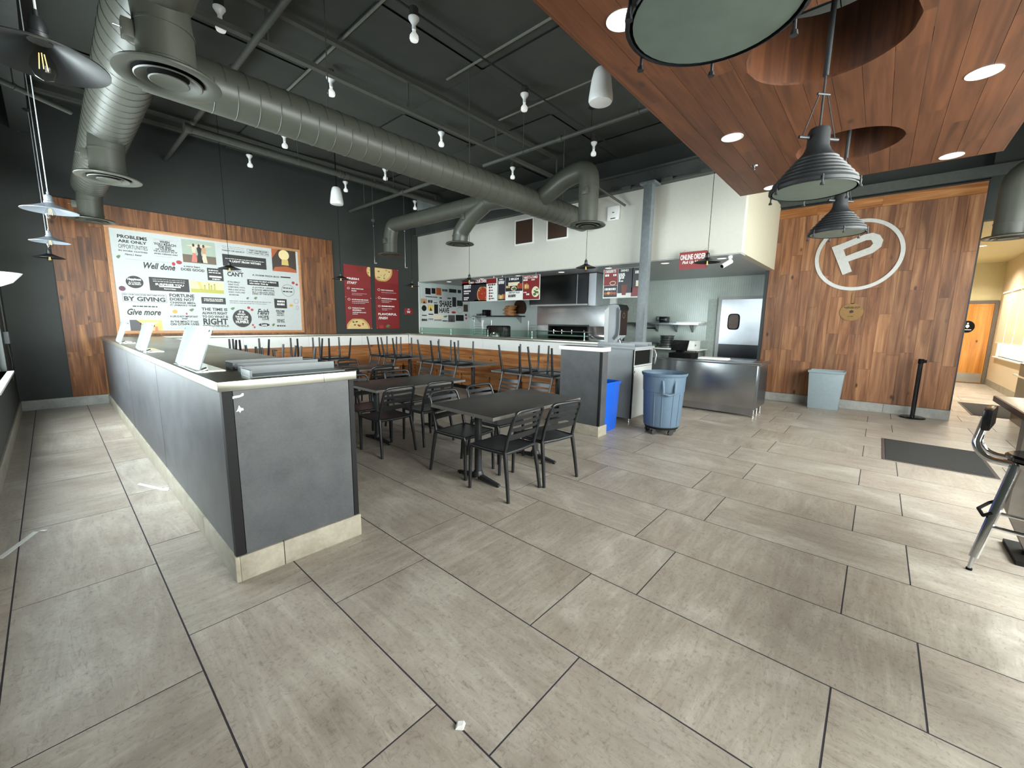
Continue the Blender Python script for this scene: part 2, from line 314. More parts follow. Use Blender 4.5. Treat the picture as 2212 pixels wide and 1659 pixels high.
POSTA = [
 ('t', 'FRESH', 0.071, 1.271, 0.402, 1.322), ('i', 'START', 0.07, 1.161, 0.346, 1.225), ('t', 'HAND STRETCHED', 0.187, 1.031, 0.522, 1.059), 
 ('t', 'DOUGH', 0.187, 0.972, 0.318, 1.006), ('s', '', 0.192, 0.923, 0.606, 0.929), ('s', '', 0.19, 0.886, 0.472, 0.893), 
 ('t', 'HOUSE MADE RED SAUCE', 0.185, 0.75, 0.647, 0.782), ('s', '', 0.188, 0.709, 0.665, 0.721), ('s', '', 0.189, 0.669, 0.557, 0.677), 
 ('t', 'PREMIUM ITALIAN', 0.186, 0.531, 0.529, 0.56), ('t', 'MOZZARELLA', 0.192, 0.472, 0.44, 0.511), ('s', '', 0.192, 0.423, 0.571, 0.441), 
 ('s', '', 0.189, 0.382, 0.331, 0.396), ('ic', '', 0.068, 1.023, 0.138, 1.074), ('ic', '', 0.073, 0.737, 0.147, 0.794), 
 ('ic', '', 0.076, 0.515, 0.151, 0.569), ('pz', '', 0.017, 0.002, 0.676, 0.269), ('cup', '', 0.344, 1.491, 0.553, 1.634), 
 ('pz2', '', 0.626, 1.389, 0.736, 1.639), 
]
POSTB = [
 ('t', 'FRESH INGREDIENTS', 0.178, 1.037, 0.562, 1.069), ('s', '', 0.183, 0.987, 0.65, 0.995), ('s', '', 0.186, 0.949, 0.487, 0.948), 
 ('s', '', 0.177, 0.81, 0.648, 0.838), ('s', '', 0.183, 0.761, 0.505, 0.771), ('s', '', 0.184, 0.721, 0.416, 0.73), 
 ('s', '', 0.18, 0.601, 0.581, 0.631), ('s', '', 0.187, 0.546, 0.498, 0.555), ('s', '', 0.189, 0.508, 0.353, 0.516), 
 ('t', 'FLAVORFUL', 0.07, 0.367, 0.65, 0.428), ('i', 'FINISH', 0.071, 0.254, 0.365, 0.326), ('ic', '', 0.072, 1.024, 0.149, 1.089), 
 ('ic', '', 0.076, 0.81, 0.15, 0.871), ('ic', '', 0.07, 0.589, 0.148, 0.64), ('pz3', '', 0.006, 1.288, 0.543, 1.635), 
 ('leaf', '', 0.237, -0.004, 0.455, 0.124), ('tom', '', 0.08, -0.001, 0.224, 0.096), 
]
SHARE = [
 ('b', '', 0.125, 0.776, 0.323, 0.96), ('b', '', 0.355, 0.805, 0.507, 0.972), ('or', '', 0.534, 0.776, 0.73, 0.993), 
 ('s', '', 0.769, 0.9, 0.998, 0.971), ('b', '', 1.045, 0.884, 1.348, 0.997), ('b', '', 1.406, 0.887, 1.548, 0.991), 
 ('or2', '', -0.033, 0.497, 0.177, 0.639), ('s', '', 0.221, 0.525, 0.39, 0.607), ('s', '', 0.126, 0.689, 0.575, 0.719), 
 ('b', '', 0.655, 0.676, 0.753, 0.71), ('b', '', 0.977, 0.68, 1.119, 0.716), ('b', '', 1.176, 0.441, 1.338, 0.743), 
 ('b', '', 1.371, 0.469, 1.624, 0.652), ('t', 'SHARE', 0.654, 0.415, 1.147, 0.617), ('t', 'HAVE', 0.65, 0.233, 1.043, 0.397), 
 ('o', '', -0.018, 0.266, 0.158, 0.444), ('or3', '', 0.204, 0.285, 0.417, 0.467), ('b', '', 0.447, 0.198, 0.597, 0.486), 
 ('b', '', 0.434, 0.524, 0.573, 0.545), ('r', '', 1.37, 0.23, 1.61, 0.435), ('or4', '', 1.654, 0.296, 1.848, 0.532), 
 ('b', '', -0.011, 0.126, 0.164, 0.153), ('b', '', 0.227, 0.163, 0.412, 0.195), ('P', '', 0.45, 0.049, 0.75, 0.148), 
 ('P5', '', 1.002, -0.047, 1.283, 0.172), ('b', '', 1.317, -0.011, 1.662, 0.184), ('s', '', -0.022, -0.025, 0.172, 0.036), 
 ('s', '', 0.224, 0.02, 0.418, 0.045), ('s', '', 0.447, -0.003, 0.749, 0.021), ('s', '', 0.779, -0.034, 0.968, -0.003), 
 ('c', '', 1.137, 0.223, 1.326, 0.295), ('g', '', 0.797, 0.088, 0.979, 0.156), ('o', '', 1.72, 0.153, 1.803, 0.226), 
 ('c', '', 1.729, 0.041, 1.81, 0.119), 
]
MENU1 = [
 ('wht', '', -0.021, -0.031, 1.305, 0.623), ('red', '', -0.015, 0.432, 1.284, 0.605), ('w', 'CRAFT YOUR OWN', 0.269, 0.462, 0.928, 0.55), 
 ('nav', '', -0.001, 0.003, 0.936, 0.484), ('pizza', '', 0.567, 0.03, 0.936, 0.366), ('red', '', 0.481, 0.003, 0.931, 0.045), 
 ('s', '', 0.988, 0.384, 1.248, 0.421), ('ws', '', 0.081, 0.394, 0.365, 0.439), ('ws', '', 0.08, 0.344, 0.268, 0.388), 
 ('ws', '', 0.283, 0.348, 0.348, 0.378), ('ws', '', 0.08, 0.259, 0.356, 0.297), ('ws', '', 0.08, 0.203, 0.277, 0.234), 
 ('ws', '', 0.079, 0.089, 0.277, 0.124), ('ws', '', 0.079, 0.047, 0.223, 0.075), ('dot', '', 1.02, 0.309, 1.074, 0.364), 
 ('dot', '', 1.021, 0.239, 1.075, 0.293), ('dot', '', 1.021, 0.17, 1.076, 0.224), ('dot', '', 1.022, 0.099, 1.076, 0.153), 
 ('dot', '', 1.023, 0.033, 1.077, 0.087), ('s', '', 1.09, 0.325, 1.149, 0.353), ('s', '', 1.091, 0.252, 1.165, 0.281), 
 ('s', '', 1.091, 0.181, 1.182, 0.21), ('s', '', 1.092, 0.109, 1.161, 0.138), ('s', '', 1.092, 0.049, 1.215, 0.078), 
]
MENU2 = [
 ('wht', '', -0.022, -0.031, 1.316, 0.635), ('nav', '', -0.006, 0.008, 0.241, 0.561), ('ws', '', 0.036, 0.499, 0.17, 0.528), 
 ('ws', '', 0.011, 0.442, 0.204, 0.479), ('ws', '', 0.011, 0.406, 0.204, 0.443), ('nav', '', 0.247, 0.215, 0.792, 0.582), 
 ('w', '2', 0.351, 0.479, 0.401, 0.535), ('ws', '', 0.425, 0.476, 0.508, 0.527), ('w', '$24', 0.526, 0.464, 0.67, 0.528), 
 ('cream', '', 0.333, 0.341, 0.691, 0.426), ('salad', '', 0.428, 0.223, 0.604, 0.329), ('pizza', '', 0.619, 0.272, 0.791, 0.393), 
 ('bun', '', 0.26, 0.281, 0.39, 0.367), ('t', 'EVERYDAY VALUE', 0.35, 0.163, 0.7, 0.202), ('s', '', 0.338, 0.104, 0.582, 0.14), 
 ('s', '', 0.339, 0.075, 0.583, 0.104), ('red', '', 0.802, 0.01, 1.293, 0.577), ('w', 'MAKE IT A COMBO', 0.835, 0.479, 1.235, 0.54), 
 ('ws', '', 0.814, 0.435, 0.943, 0.469), ('ws', '', 1.055, 0.437, 1.149, 0.464), ('bread', '', 0.811, 0.23, 0.987, 0.401), 
 ('bowl', '', 1.068, 0.058, 1.291, 0.299), ('ws', '', 0.821, 0.162, 0.923, 0.183), ('ws', '', 0.905, 0.109, 1.006, 0.147), 
 ('bun', '', -0.004, 0.017, 0.241, 0.184), 
]
MENU3 = [
 ('wht', '', -0.017, -0.008, 0.8, 0.579), ('red', '', 0.013, 0.247, 0.314, 0.566), ('w', 'DESSERTS', 0.042, 0.491, 0.274, 0.544), 
 ('ws', '', 0.039, 0.424, 0.123, 0.467), ('ws', '', 0.216, 0.425, 0.283, 0.463), ('ring', '', 0.144, 0.252, 0.278, 0.331), 
 ('nav', '', 0.018, 0.021, 0.311, 0.243), ('ws', '', 0.039, 0.155, 0.284, 0.198), ('bun', '', 0.024, 0.06, 0.299, 0.14), 
 ('nav', '', 0.319, 0.091, 0.627, 0.572), ('w', 'DRINKS', 0.376, 0.496, 0.537, 0.539), ('ws', '', 0.333, 0.439, 0.466, 0.469), 
 ('ws', '', 0.334, 0.413, 0.467, 0.44), ('ws', '', 0.336, 0.387, 0.451, 0.413), ('ws', '', 0.337, 0.361, 0.453, 0.387), 
 ('ws', '', 0.337, 0.336, 0.372, 0.355), ('ws', '', 0.338, 0.307, 0.439, 0.331), ('cup', '', 0.395, 0.052, 0.521, 0.248), 
 ('nav', '', 0.613, 0.188, 0.787, 0.564), ('red', '', 0.607, 0.021, 0.798, 0.191), ('ws', '', 0.673, 0.445, 0.771, 0.498), 
 ('wht2', '', 0.696, 0.209, 0.786, 0.316), 
]
WORLD = set()
def tag(o, label=None, cat=None, group=None, kind=None):
    if label: o['label'] = label
    if cat: o['category'] = cat
    if group: o['group'] = group
    if kind: o['kind'] = kind
    return o
def thing(name, label, cat, loc=(0, 0, 0), rotz=0.0, group=None, local=False):
    o = bpy.data.objects.new(name, None); COL.objects.link(o); o.empty_display_size = 0.1
    o.location = loc; o.rotation_euler = (0, 0, rotz)
    tag(o, label, cat, group)
    if not local: WORLD.add(o.name)        # its parts are written in room coordinates
    return o
def frame(d):
    d = d.normalized(); up = Vector((0, 0, 1)) if abs(d.z) < 0.95 else Vector((1, 0, 0))
    a = d.cross(up).normalized(); return a, d.cross(a).normalized()
class MB:
    def __init__(s): s.v = []; s.f = []
    def add(s, vs, fs):
        k = len(s.v); s.v += [tuple(v) for v in vs]; s.f += [tuple(i+k for i in f) for f in fs]; return s
    def box(s, x0, y0, z0, x1, y1, z1):
        x0, x1 = min(x0, x1), max(x0, x1); y0, y1 = min(y0, y1), max(y0, y1); z0, z1 = min(z0, z1), max(z0, z1)
        return s.add([(x0,y0,z0),(x1,y0,z0),(x1,y1,z0),(x0,y1,z0),(x0,y0,z1),(x1,y0,z1),(x1,y1,z1),(x0,y1,z1)],
                     [(0,3,2,1),(4,5,6,7),(0,1,5,4),(1,2,6,5),(2,3,7,6),(3,0,4,7)])
    def hexa(s, b, t):
        return s.add(list(b)+list(t), [(0,3,2,1),(4,5,6,7),(0,1,5,4),(1,2,6,5),(2,3,7,6),(3,0,4,7)])
    def cyl(s, p0, p1, r0, r1=None, n=14, cap=True):
        r1 = r0 if r1 is None else r1
        p0, p1 = Vector(p0), Vector(p1); a, b = frame(p1-p0)
        ring = lambda p, r: [p + (a*math.cos(2*PI*i/n) + b*math.sin(2*PI*i/n))*r for i in range(n)]
        fs = [(i, (i+1) % n, n+(i+1) % n, n+i) for i in range(n)]
        if cap: fs += [tuple(range(n))[::-1], tuple(range(n, 2*n))]
        return s.add(ring(p0, r0)+ring(p1, r1), fs)
    def tube(s, path, r, n=10, cap=True, sx=1.0):
        P = [Vector(p) for p in path]; R = r if isinstance(r, (list, tuple)) else [r]*len(P)
        vs, a = [], None
        for i, p in enumerate(P):
            d = (P[min(i+1, len(P)-1)] - P[max(i-1, 0)]).normalized()
            if a is None: a, b = frame(d)
            else:
                a = (a - d*a.dot(d)).normalized(); b = d.cross(a).normalized()
            vs += [p + (a*math.cos(2*PI*k/n) + b*math.sin(2*PI*k/n)*sx)*R[i] for k in range(n)]
        fs = []
        for i in range(len(P)-1):
            fs += [(i*n+k, i*n+(k+1) % n, (i+1)*n+(k+1) % n, (i+1)*n+k) for k in range(n)]
        if cap: fs += [tuple(range(n))[::-1], tuple(range((len(P)-1)*n, len(P)*n))]
        return s.add(vs, fs)
    def lathe(s, prof, c=(0, 0, 0), n=28, close=False):
        cx, cy, cz = c; vs = []; m = len(prof)
        for i in range(n):
            a = 2*PI*i/n
            vs += [(cx+r*math.cos(a), cy+r*math.sin(a), cz+z) for r, z in prof]
        fs = []
        for i in range(n):
            j = (i+1) % n
            for k in range(m-1 if not close else m):
                q = (k+1) % m
                fs.append((i*m+k, j*m+k, j*m+q, i*m+q))
        return s.add(vs, fs)
    def prism(s, poly, fn, t0, t1):
        """polygon (u,v) swept from t0 to t1, fn(u,v,t) -> xyz"""
        n = len(poly)
        return s.add([fn(u, v, t0) for u, v in poly]+[fn(u, v, t1) for u, v in poly],
                     [tuple(range(n))[::-1], tuple(range(n, 2*n))]+[(i, (i+1) % n, n+(i+1) % n, n+i) for i in range(n)])
    def build(s, name, mat, parent=None, bevel=0.0, smooth=True, label=None):
        me = bpy.data.meshes.new(name); me.from_pydata(s.v, [], s.f)
        bm = bmesh.new(); bm.from_mesh(me)
        bmesh.ops.remove_doubles(bm, verts=bm.verts, dist=1e-6)
        if bevel:
            es = [e for e in bm.edges if len(e.link_faces) == 2 and e.calc_face_angle(0) > 0.5]
            bmesh.ops.bevel(bm, geom=es, offset=bevel, segments=2, affect='EDGES', profile=0.6)
        bmesh.ops.recalc_face_normals(bm, faces=bm.faces)
        bm.to_mesh(me); bm.free()
        if smooth:
            me.polygons.foreach_set('use_smooth', [True]*len(me.polygons)); me.set_sharp_from_angle(angle=R_(38))
        me.materials.append(MATS[mat])
        o = bpy.data.objects.new(name, me); COL.objects.link(o)
        if parent is not None:
            o.parent = parent
            if parent.name in WORLD: o.matrix_parent_inverse = Matrix.Translation(-parent.location)
        if label: o['label'] = label
        return o
def part(name, mat, parent, fn, bevel=0.0, smooth=True, label=None):
    m = MB(); fn(m); return m.build(name, mat, parent, bevel, smooth, label)
def pbox(name, mat, parent, *b, bevel=0.0, label=None):
    return part(name, mat, parent, lambda m: m.box(*b), bevel, label=label)
def struct(name, mat, fn, parent=None):
    o = part(name, mat, parent, fn, smooth=False)
    if parent is None: o['kind'] = 'structure'
    return o
def copy_tree(o, parent=None):
    c = o.copy(); COL.objects.link(c)
    if parent is not None: c.parent = parent
    for ch in list(o.children): copy_tree(ch, c)
    return c
# unit cube shared by all boards and tiles
_um = {}
def piece(name, mat, parent, x0, y0, z0, x1, y1, z1):
    if mat not in _um:
        m = MB(); m.box(-.5, -.5, -.5, .5, .5, .5); o = m.build('piece_'+mat, mat, None, smooth=False)
        _um[mat] = o.data; bpy.data.objects.remove(o)
    o = bpy.data.objects.new(name, _um[mat]); COL.objects.link(o)
    o.location = ((x0+x1)/2, (y0+y1)/2, (z0+z1)/2); o.scale = (abs(x1-x0), abs(y1-y0), abs(z1-z0))
    o.parent = parent
    if parent is not None and parent.name in WORLD: o.matrix_parent_inverse = Matrix.Translation(-parent.location)
    return o
# ---- flat print on boards: letters, blocks, pictures
_txt = {}
def text_mesh(body, bold=0.0, shear=0.0):
    key = (body, bold, shear)
    if key not in _txt:
        c = bpy.data.curves.new('lettering', 'FONT'); c.body = body; c.resolution_u = 2; c.offset = bold; c.shear = shear; c.fill_mode = 'BOTH'
        o = bpy.data.objects.new('lettering', c); COL.objects.link(o)
        dg = bpy.context.evaluated_depsgraph_get(); dg.update()
        me = bpy.data.meshes.new_from_object(o.evaluated_get(dg))
        vs = [v.co.copy() for v in me.vertices]; fs = [tuple(p.vertices) for p in me.polygons]
        bpy.data.objects.remove(o); bpy.data.curves.remove(c); bpy.data.meshes.remove(me)
        xs = [v.x for v in vs]; ys = [v.y for v in vs]
        x0, x1, y0, y1 = min(xs), max(xs), min(ys), max(ys)
        _txt[key] = ([((v.x-x0)/(x1-x0), (v.y-y0)/(y1-y0)) for v in vs], fs)
    return _txt[key]
class Board:
    """(u right, v up) on an upright plane; plane 'y' faces -Y, plane 'x' faces -X"""
    def __init__(s, root, plane, x, y, z, base=0.0): s.r, s.pl, s.o, s.b = root, plane, (x, y, z), base
    def at(s, u, v, d):
        x, y, z = s.o; d += s.b
        return (x+u, y-d, z+v) if s.pl == 'y' else (x-d, y-u, z+v)
    def slab(s, name, u0, v0, u1, v1, d0, d1, mat, bevel=0.0, parent=None):
        m = MB(); m.prism([(u0, v0), (u1, v0), (u1, v1), (u0, v1)], s.at, d0, d1)
        return m.build(name, mat, parent or s.r, bevel)
    def poly(s, name, pts, d, mat, parent=None):
        m = MB(); m.add([s.at(u, v, d) for u, v in pts], [tuple(range(len(pts)))])
        return m.build(name, mat, parent or s.r, smooth=False)
    def rect(s, name, u0, v0, u1, v1, d, mat, parent=None): return s.poly(name, [(u0, v0), (u1, v0), (u1, v1), (u0, v1)], d, mat, parent)
    def oval(s, name, u0, v0, u1, v1, d, mat, parent=None, n=26):
        cu, cv, ru, rv = (u0+u1)/2, (v0+v1)/2, abs(u1-u0)/2, abs(v1-v0)/2
        return s.poly(name, [(cu+ru*math.cos(2*PI*i/n), cv+rv*math.sin(2*PI*i/n)) for i in range(n)], d, mat, parent)
    def ring(s, name, u0, v0, u1, v1, wd, d, mat, n=40, parent=None):
        cu, cv, ru, rv = (u0+u1)/2, (v0+v1)/2, abs(u1-u0)/2, abs(v1-v0)/2
        m = MB(); vs = []
        for i in range(n):
            c, q = math.cos(2*PI*i/n), math.sin(2*PI*i/n)
            vs += [s.at(cu+ru*c, cv+rv*q, d), s.at(cu+(ru-wd)*c, cv+(rv-wd)*q, d)]
        m.add(vs, [(2*i, 2*((i+1) % n), 2*((i+1) % n)+1, 2*i+1) for i in range(n)])
        return m.build(name, mat, parent or s.r, smooth=False)
    def box_line(s, name, u0, v0, u1, v1, wd, d, mat, parent=None):
        m = MB()
        for a, b, c, e in ((u0, v0, u1, v0+wd), (u0, v1-wd, u1, v1), (u0, v0+wd, u0+wd, v1-wd), (u1-wd, v0+wd, u1, v1-wd)):
            m.add([s.at(a, b, d), s.at(c, b, d), s.at(c, e, d), s.at(a, e, d)], [(0, 1, 2, 3)])
        return m.build(name, mat, parent or s.r, smooth=False)
    def text(s, body, u0, v0, u1, v1, d, mat, bold=0.012, shear=0.0, parent=None, name='lettering'):
        vs, fs = text_mesh(body, bold, shear)
        m = MB(); m.add([s.at(u0+(u1-u0)*a, v0+(v1-v0)*b, d) for a, b in vs], fs)
        return m.build(name, mat, parent or s.r, smooth=False)
    def dashes(s, u0, v0, u1, v1, d, mat, rnd, parent=None):
        """print too small to read: a row of short strokes"""
        m = MB(); u = u0
        while u < u1-0.004:
            wd = min(rnd.uniform(0.02, 0.06), u1-u)
            m.add([s.at(u, v0, d), s.at(u+wd, v0, d), s.at(u+wd, v1, d), s.at(u, v1, d)], [(0, 1, 2, 3)]); u += wd+0.010
        return m.build('lettering', mat, parent or s.r, smooth=False)

# ================================================================== THE SHELL
def wall_with_openings(name, mat, axis, p0, p1, a0, a1, z0, z1, holes):
    """wall slab across [p0,p1]; runs along axis from a0 to a1; holes = [(a,b,sill,head)]"""
    def fn(m):
        def bx(a, b, c, d):
            if b-a > 1e-4 and d-c > 1e-4:
                (m.box(p0, a, c, p1, b, d) if axis == 'y' else m.box(a, p0, c, b, p1, d))
        cur = a0
        for a, b, s_, h in sorted(holes):
            bx(cur, a, z0, z1); bx(a, b, z0, s_); bx(a, b, h, z1); cur = b
        bx(cur, a1, z0, z1)
    return struct(name, mat, fn)
floor = struct('floor', 'grout', lambda m: m.box(XL-0.2, YF-0.2, -0.12, 18.0, YB+0.1, -0.0012))
CX = [-0.912+0.305*0, -0.292, 0.304, 0.905, 1.510, 2.120, 2.740, 3.359, 3.983, 4.605, 5.234]
CX[0] = -0.889
while CX[-1] < 18: CX.append(CX[-1]+0.618)
YA, YBo, TL = -0.011, -0.312, 1.203
def hidden(x0, x1, y0, y1):
    xm, ym = (x0+x1)/2, (y0+y1)/2
    if 0.62 < x0 and x1 < 1.40 and y0 > 2.72: return True                  # under the near half wall
    if xm > 7.0 and ym > 3.2: return True                                  # behind the pass counter
    if x0 > 8.0 and y0 > 1.9: return True
    if x0 > 10.3 and y0 > -0.9: return True
    if xm > 6.3 and ym > 3.6: return True                                  # under the bench
    if ym > 9.75 and xm > 1.4: return True
    if xm < 0.3 and ym < 0.2: return True                                  # behind the camera
    if ym < -0.6 and xm < 1.2: return True
    if ym < -1.2 and xm < 2.4: return True
    return False
tiles = []
for i in range(len(CX)-1):
    x0, x1 = CX[i], CX[i+1]
    off = YA if i % 2 == 1 else YBo
    if i == 0: off = YA
    off = (YA if (i % 2 == 0) else YBo)
    k = math.floor((YF-off)/TL)
    while off+k*TL < YB:
        y0, y1 = off+k*TL, off+(k+1)*TL; k += 1
        a0, a1, b0, b1 = max(x0, XL), min(x1, 17.8), max(y0, YF), min(y1, YB)
        if a1-a0 < 0.05 or b1-b0 < 0.05 or hidden(a0, a1, b0, b1): continue
        tiles.append((a0, a1, b0, b1))
tiles.sort(key=lambda t: math.hypot((t[0]+t[1])/2, (t[2]+t[3])/2))
G = 0.0036
for a0, a1, b0, b1 in tiles[:290]:
    piece('tile', 'stone_tile', floor, a0+G, b0+G, -0.006, a1-G, b1-G, 0.0)
if len(tiles) > 290:
    def far(m):
        for a0, a1, b0, b1 in tiles[290:]: m.box(a0+G, b0+G, -0.006, a1-G, b1-G, 0.0)
    o = struct('tile_field', 'stone_tile', far, floor); o['kind'] = 'stuff'
# ---- walls
def window(name, plane, p, a, b, s, h, blind=None, bars=2):
    """frame, panes and sill set into an opening"""
    fr = MB(); t = 0.05
    def bx(m, a_, b_, c_, d_, q0, q1):
        (m.box(q0, a_, c_, q1, b_, d_) if plane == 'x' else m.box(a_, q0, c_, b_, q1, d_))
    q0, q1 = p-0.12, p-0.06
    for args in ((a, a+t, s, h), (b-t, b, s, h), (a+t, b-t, s, s+t), (a+t, b-t, h-t, h)): bx(fr, *args, q0, q1)
    n = bars+1; st = (b-a)/n
    for i in range(1, n): bx(fr, a+i*st-0.02, a+i*st+0.02, s+t, h-t, q0, q1)
    o = fr.build(name, 'white_laminate', None, smooth=False); o['kind'] = 'structure'
    for i in range(n):
        g = MB(); bx(g, a+i*st+(t if i == 0 else 0.02), a+(i+1)*st-(t if i == n-1 else 0.02), s+t, h-t, p-0.095, p-0.089)
        g.build('pane', 'pane', o, smooth=False)
    sl = MB(); bx(sl, a-0.04, b+0.04, s-0.03, s, p-0.13, p+0.06); sl.build('sill', 'white_laminate', o, 0.004)
    return o
wall_with_openings('wall_left', 'dark_wall', 'y', XL-0.15, XL, YF-0.15, YB, 0, ZC, [(a, b, 0.8, 2.9) for a, b in WIN_L])
for i, (a, b) in enumerate(WIN_L): window('window_%d' % (i+1), 'x', XL, a, b, 0.8, 2.9)
wall_with_openings('wall_front', 'tan_wall', 'x', YF-0.15, YF, XL-0.15, 18.0, 0, ZC, [(a, b, 0.95, 3.45) for a, b in WIN_F[:3]]+[(WIN_F[3][0], WIN_F[3][1], 0.84, 2.45)])
for i, (a, b) in enumerate(WIN_F): window('window_%d' % (i+3), 'y', YF, a, b, 0.95 if i < 3 else 0.84, 3.45 if i < 3 else 2.45, bars=2 if i < 3 else 4)
wall_end = struct('wall_back', 'dark_wall', lambda m: m.box(XL-0.15, YB, 0, 7.45, YB+0.15, ZC))
struct('wall_kitchen_end', 'kitchen_wall', lambda m: m.box(7.45, YB, 0, 11.2, YB+0.15, ZC))
struct('trim_1', 'white_laminate', lambda m: m.box(7.43, YB-0.012, 1.23, 7.455, YB+0.001, 2.72))
# deck with wrapped insulation panels
ceil = struct('ceiling', 'deck_dark', lambda m: m.box(XL-0.15, YF-0.15, ZC, 18.0, YB+0.15, ZC+0.1))
rnd = random.Random(3)
def sag_panel(x0, y0, x1, y1, z, sag):
    N = 6; m = MB(); vs = []
    for i in range(N+1):
        for j in range(N+1):
            u, v = i/N, j/N
            e = 16*u*(1-u)*v*(1-v)
            vs.append((x0+(x1-x0)*u, y0+(y1-y0)*v, z-sag*e**0.6+0.012*math.sin(7*u+3*v)*e))
    m.add(vs, [(i*(N+1)+j, (i+1)*(N+1)+j, (i+1)*(N+1)+j+1, i*(N+1)+j+1) for i in range(N) for j in range(N)])
    return m.build('panel', 'deck_fabric', ceil)
PX = [XL+0.02, 1.15, 2.75, 4.35, 5.95, 7.4, 8.38]; PY = [-1.2, 0.7, 2.6, 4.5, 6.4, 8.3, YB-0.02]
for i in range(len(PX)-1):
    for j in range(len(PY)-1):
        sag_panel(PX[i]+0.003, PY[j]+0.003, PX[i+1]-0.003, PY[j+1]-0.003, ZC-0.02-0.02*((i+j) % 2), rnd.uniform(0.02, 0.05))
# white kitchen soffit with its beam, return and dark wall above
soff = struct('wall_right', 'white_wall', lambda m: m.box(7.45, 1.78, 2.72, 7.6, YB, 4.0))
struct('wall_kitchen_return', 'return_wall', lambda m: m.box(7.6, 1.78, 2.72, 10.2, 1.9, 4.0))
struct('wall_upper', 'dark_wall', lambda m: (m.box(8.4, 1.78, 4.0, 8.5, YB, ZC), m.box(7.45, 1.78, 4.0, 8.4, YB, 4.02)))
struct('wall_feature_upper', 'dark_wall', lambda m: m.box(10.5, YF, 3.9, 10.6, 1.9, ZC))
struct('ceiling_kitchen', 'kitchen_ceiling', lambda m: m.box(7.6, 1.9, 2.72, 11.2, YB, 2.80))
struct('trim_2', 'kitchen_ceiling', lambda m: m.box(7.46, 1.79, 2.70, 7.75, YB, 2.72))
struct('wall_kitchen_left', 'kitchen_wall', lambda m: m.box(9.5, 6.9, 0, 9.62, YB, 2.72))
struct('wall_kitchen_side', 'kitchen_wall', lambda m: m.box(9.5, 6.8, 0, 11.2, 6.9, 2.72))
wk = struct('wall_kitchen_back', 'kitchen_grout', lambda m: m.box(10.9, 1.66, 0, 11.0, 6.8, 2.72))
# tall thin wall tiles, one row per course (pieces under 10 px: one joined field)
def kt(m):
    z = 1.0
    for rz in range(6):
        y = 1.68
        while y < 4.9:
            if not (y < 3.2 and z < 2.2): m.box(10.896, y+0.0012, z+0.0012, 10.9, y+0.0488, min(z+0.2988, 2.72))
            y += 0.05
        z += 0.30
o = struct('tile_field', 'kitchen_tile', kt, wk); o['kind'] = 'stuff'
struct('wall_kitchen_right', 'kitchen_wall', lambda m: m.box(10.35, 1.66, 0, 10.9, 1.74, 2.72))
# steel beam along the soffit
bm_ = thing('steel_beam', 'dark grey steel beam running along the top of the white soffit wall', 'beam', (7.4, 6.0, 4.0))
part('web', 'beam_paint', bm_, lambda m: m.box(7.385, 1.0, 4.03, 7.415, YB, 4.27))
part('flange', 'beam_paint', bm_, lambda m: m.box(7.31, 1.0, 4.0, 7.49, YB, 4.03))
part('flange', 'beam_paint', bm_, lambda m: m.box(7.31, 1.0, 4.27, 7.49, YB, 4.30))
for y in (2.35, 3.0, 3.75): part('clip_plate', 'beam_paint', bm_, lambda m: m.box(7.27, y-0.09, 3.985, 7.31, y+0.09, 4.05))
po = thing('steel_post', 'square grey steel post standing in front of the white soffit wall', 'post', (7.22, 3.27, 0))
part('shaft', 'post_paint', po, lambda m: m.box(7.15, 3.19, 0, 7.29, 3.345, 3.985), 0.006)
part('cap_plate', 'post_paint', po, lambda m: m.box(7.1, 3.13, 3.965, 7.36, 3.40, 3.999))
# ---- corridor to the restroom
struct('wall_far', 'cream_wall', lambda m: m.box(17.8, YF-0.15, 0, 17.95, 1.9, 3.45))
struct('ceiling_corridor', 'cream_wall', lambda m: m.box(10.36, YF, 3.42, 18.0, 1.66, 3.50))
struct('wall_header', 'dark_wall', lambda m: m.box(10.2, YF, 3.3, 10.36, -1.06, ZC))
struct('wall_corridor', 'cream_wall', lambda m: m.box(11.0, 1.55, 0, 17.8, 1.66, 3.42))
struct('baseboard_front', 'skirting_tile', lambda m: m.box(10.4, YF, 0, 17.8, YF+0.015, 0.17))
struct('trim_3', 'tan_wall', lambda m: m.box(10.4, YF, 0.17, 17.8, YF+0.006, 0.80))
d1 = struct('door_1', 'bar_panel', lambda m: (m.box(17.74, -2.43+0.02, 0, 17.8, -2.34, 2.37), m.box(17.74, -2.34, 2.29, 17.8, -1.30, 2.37), m.box(17.74, -1.38, 0, 17.8, -1.30, 2.29)))
pbox('leaf', 'door_wood', d1, 17.755, -2.335, 0.01, 17.79, -1.385, 2.285)
pbox('kick_plate', 'brushed', d1, 17.748, -2.325, 0.03, 17.756, -1.395, 0.295)
pbox('lever', 'steel', d1, 17.70, -1.48, 0.98, 17.756, -1.36, 1.01)
bd = Board(None, 'x', 17.745, -1.73, 1.45)
sg = thing('restroom_sign', 'round black restroom sign with white figure on the orange door', 'sign', (17.75, -1.88, 1.45))
bd.r = sg
m = MB(); m.prism([(0.15+0.15*math.cos(2*PI*i/28), 0.18+0.17*math.sin(2*PI*i/28)) for i in range(28)], bd.at, -0.008, 0.004); m.build('disc', 'black', sg)
bd.oval('figure_head', 0.135, 0.255, 0.175, 0.295, 0.007, 'p_ink_white'); bd.poly('figure_body', [(0.135, 0.24), (0.175, 0.24), (0.195, 0.19), (0.165, 0.14), (0.145, 0.14), (0.115, 0.19)], 0.007, 'p_ink_white'); bd.rect('bar_mark', 0.06, 0.085, 0.24, 0.1, 0.007, 'p_ink_white')
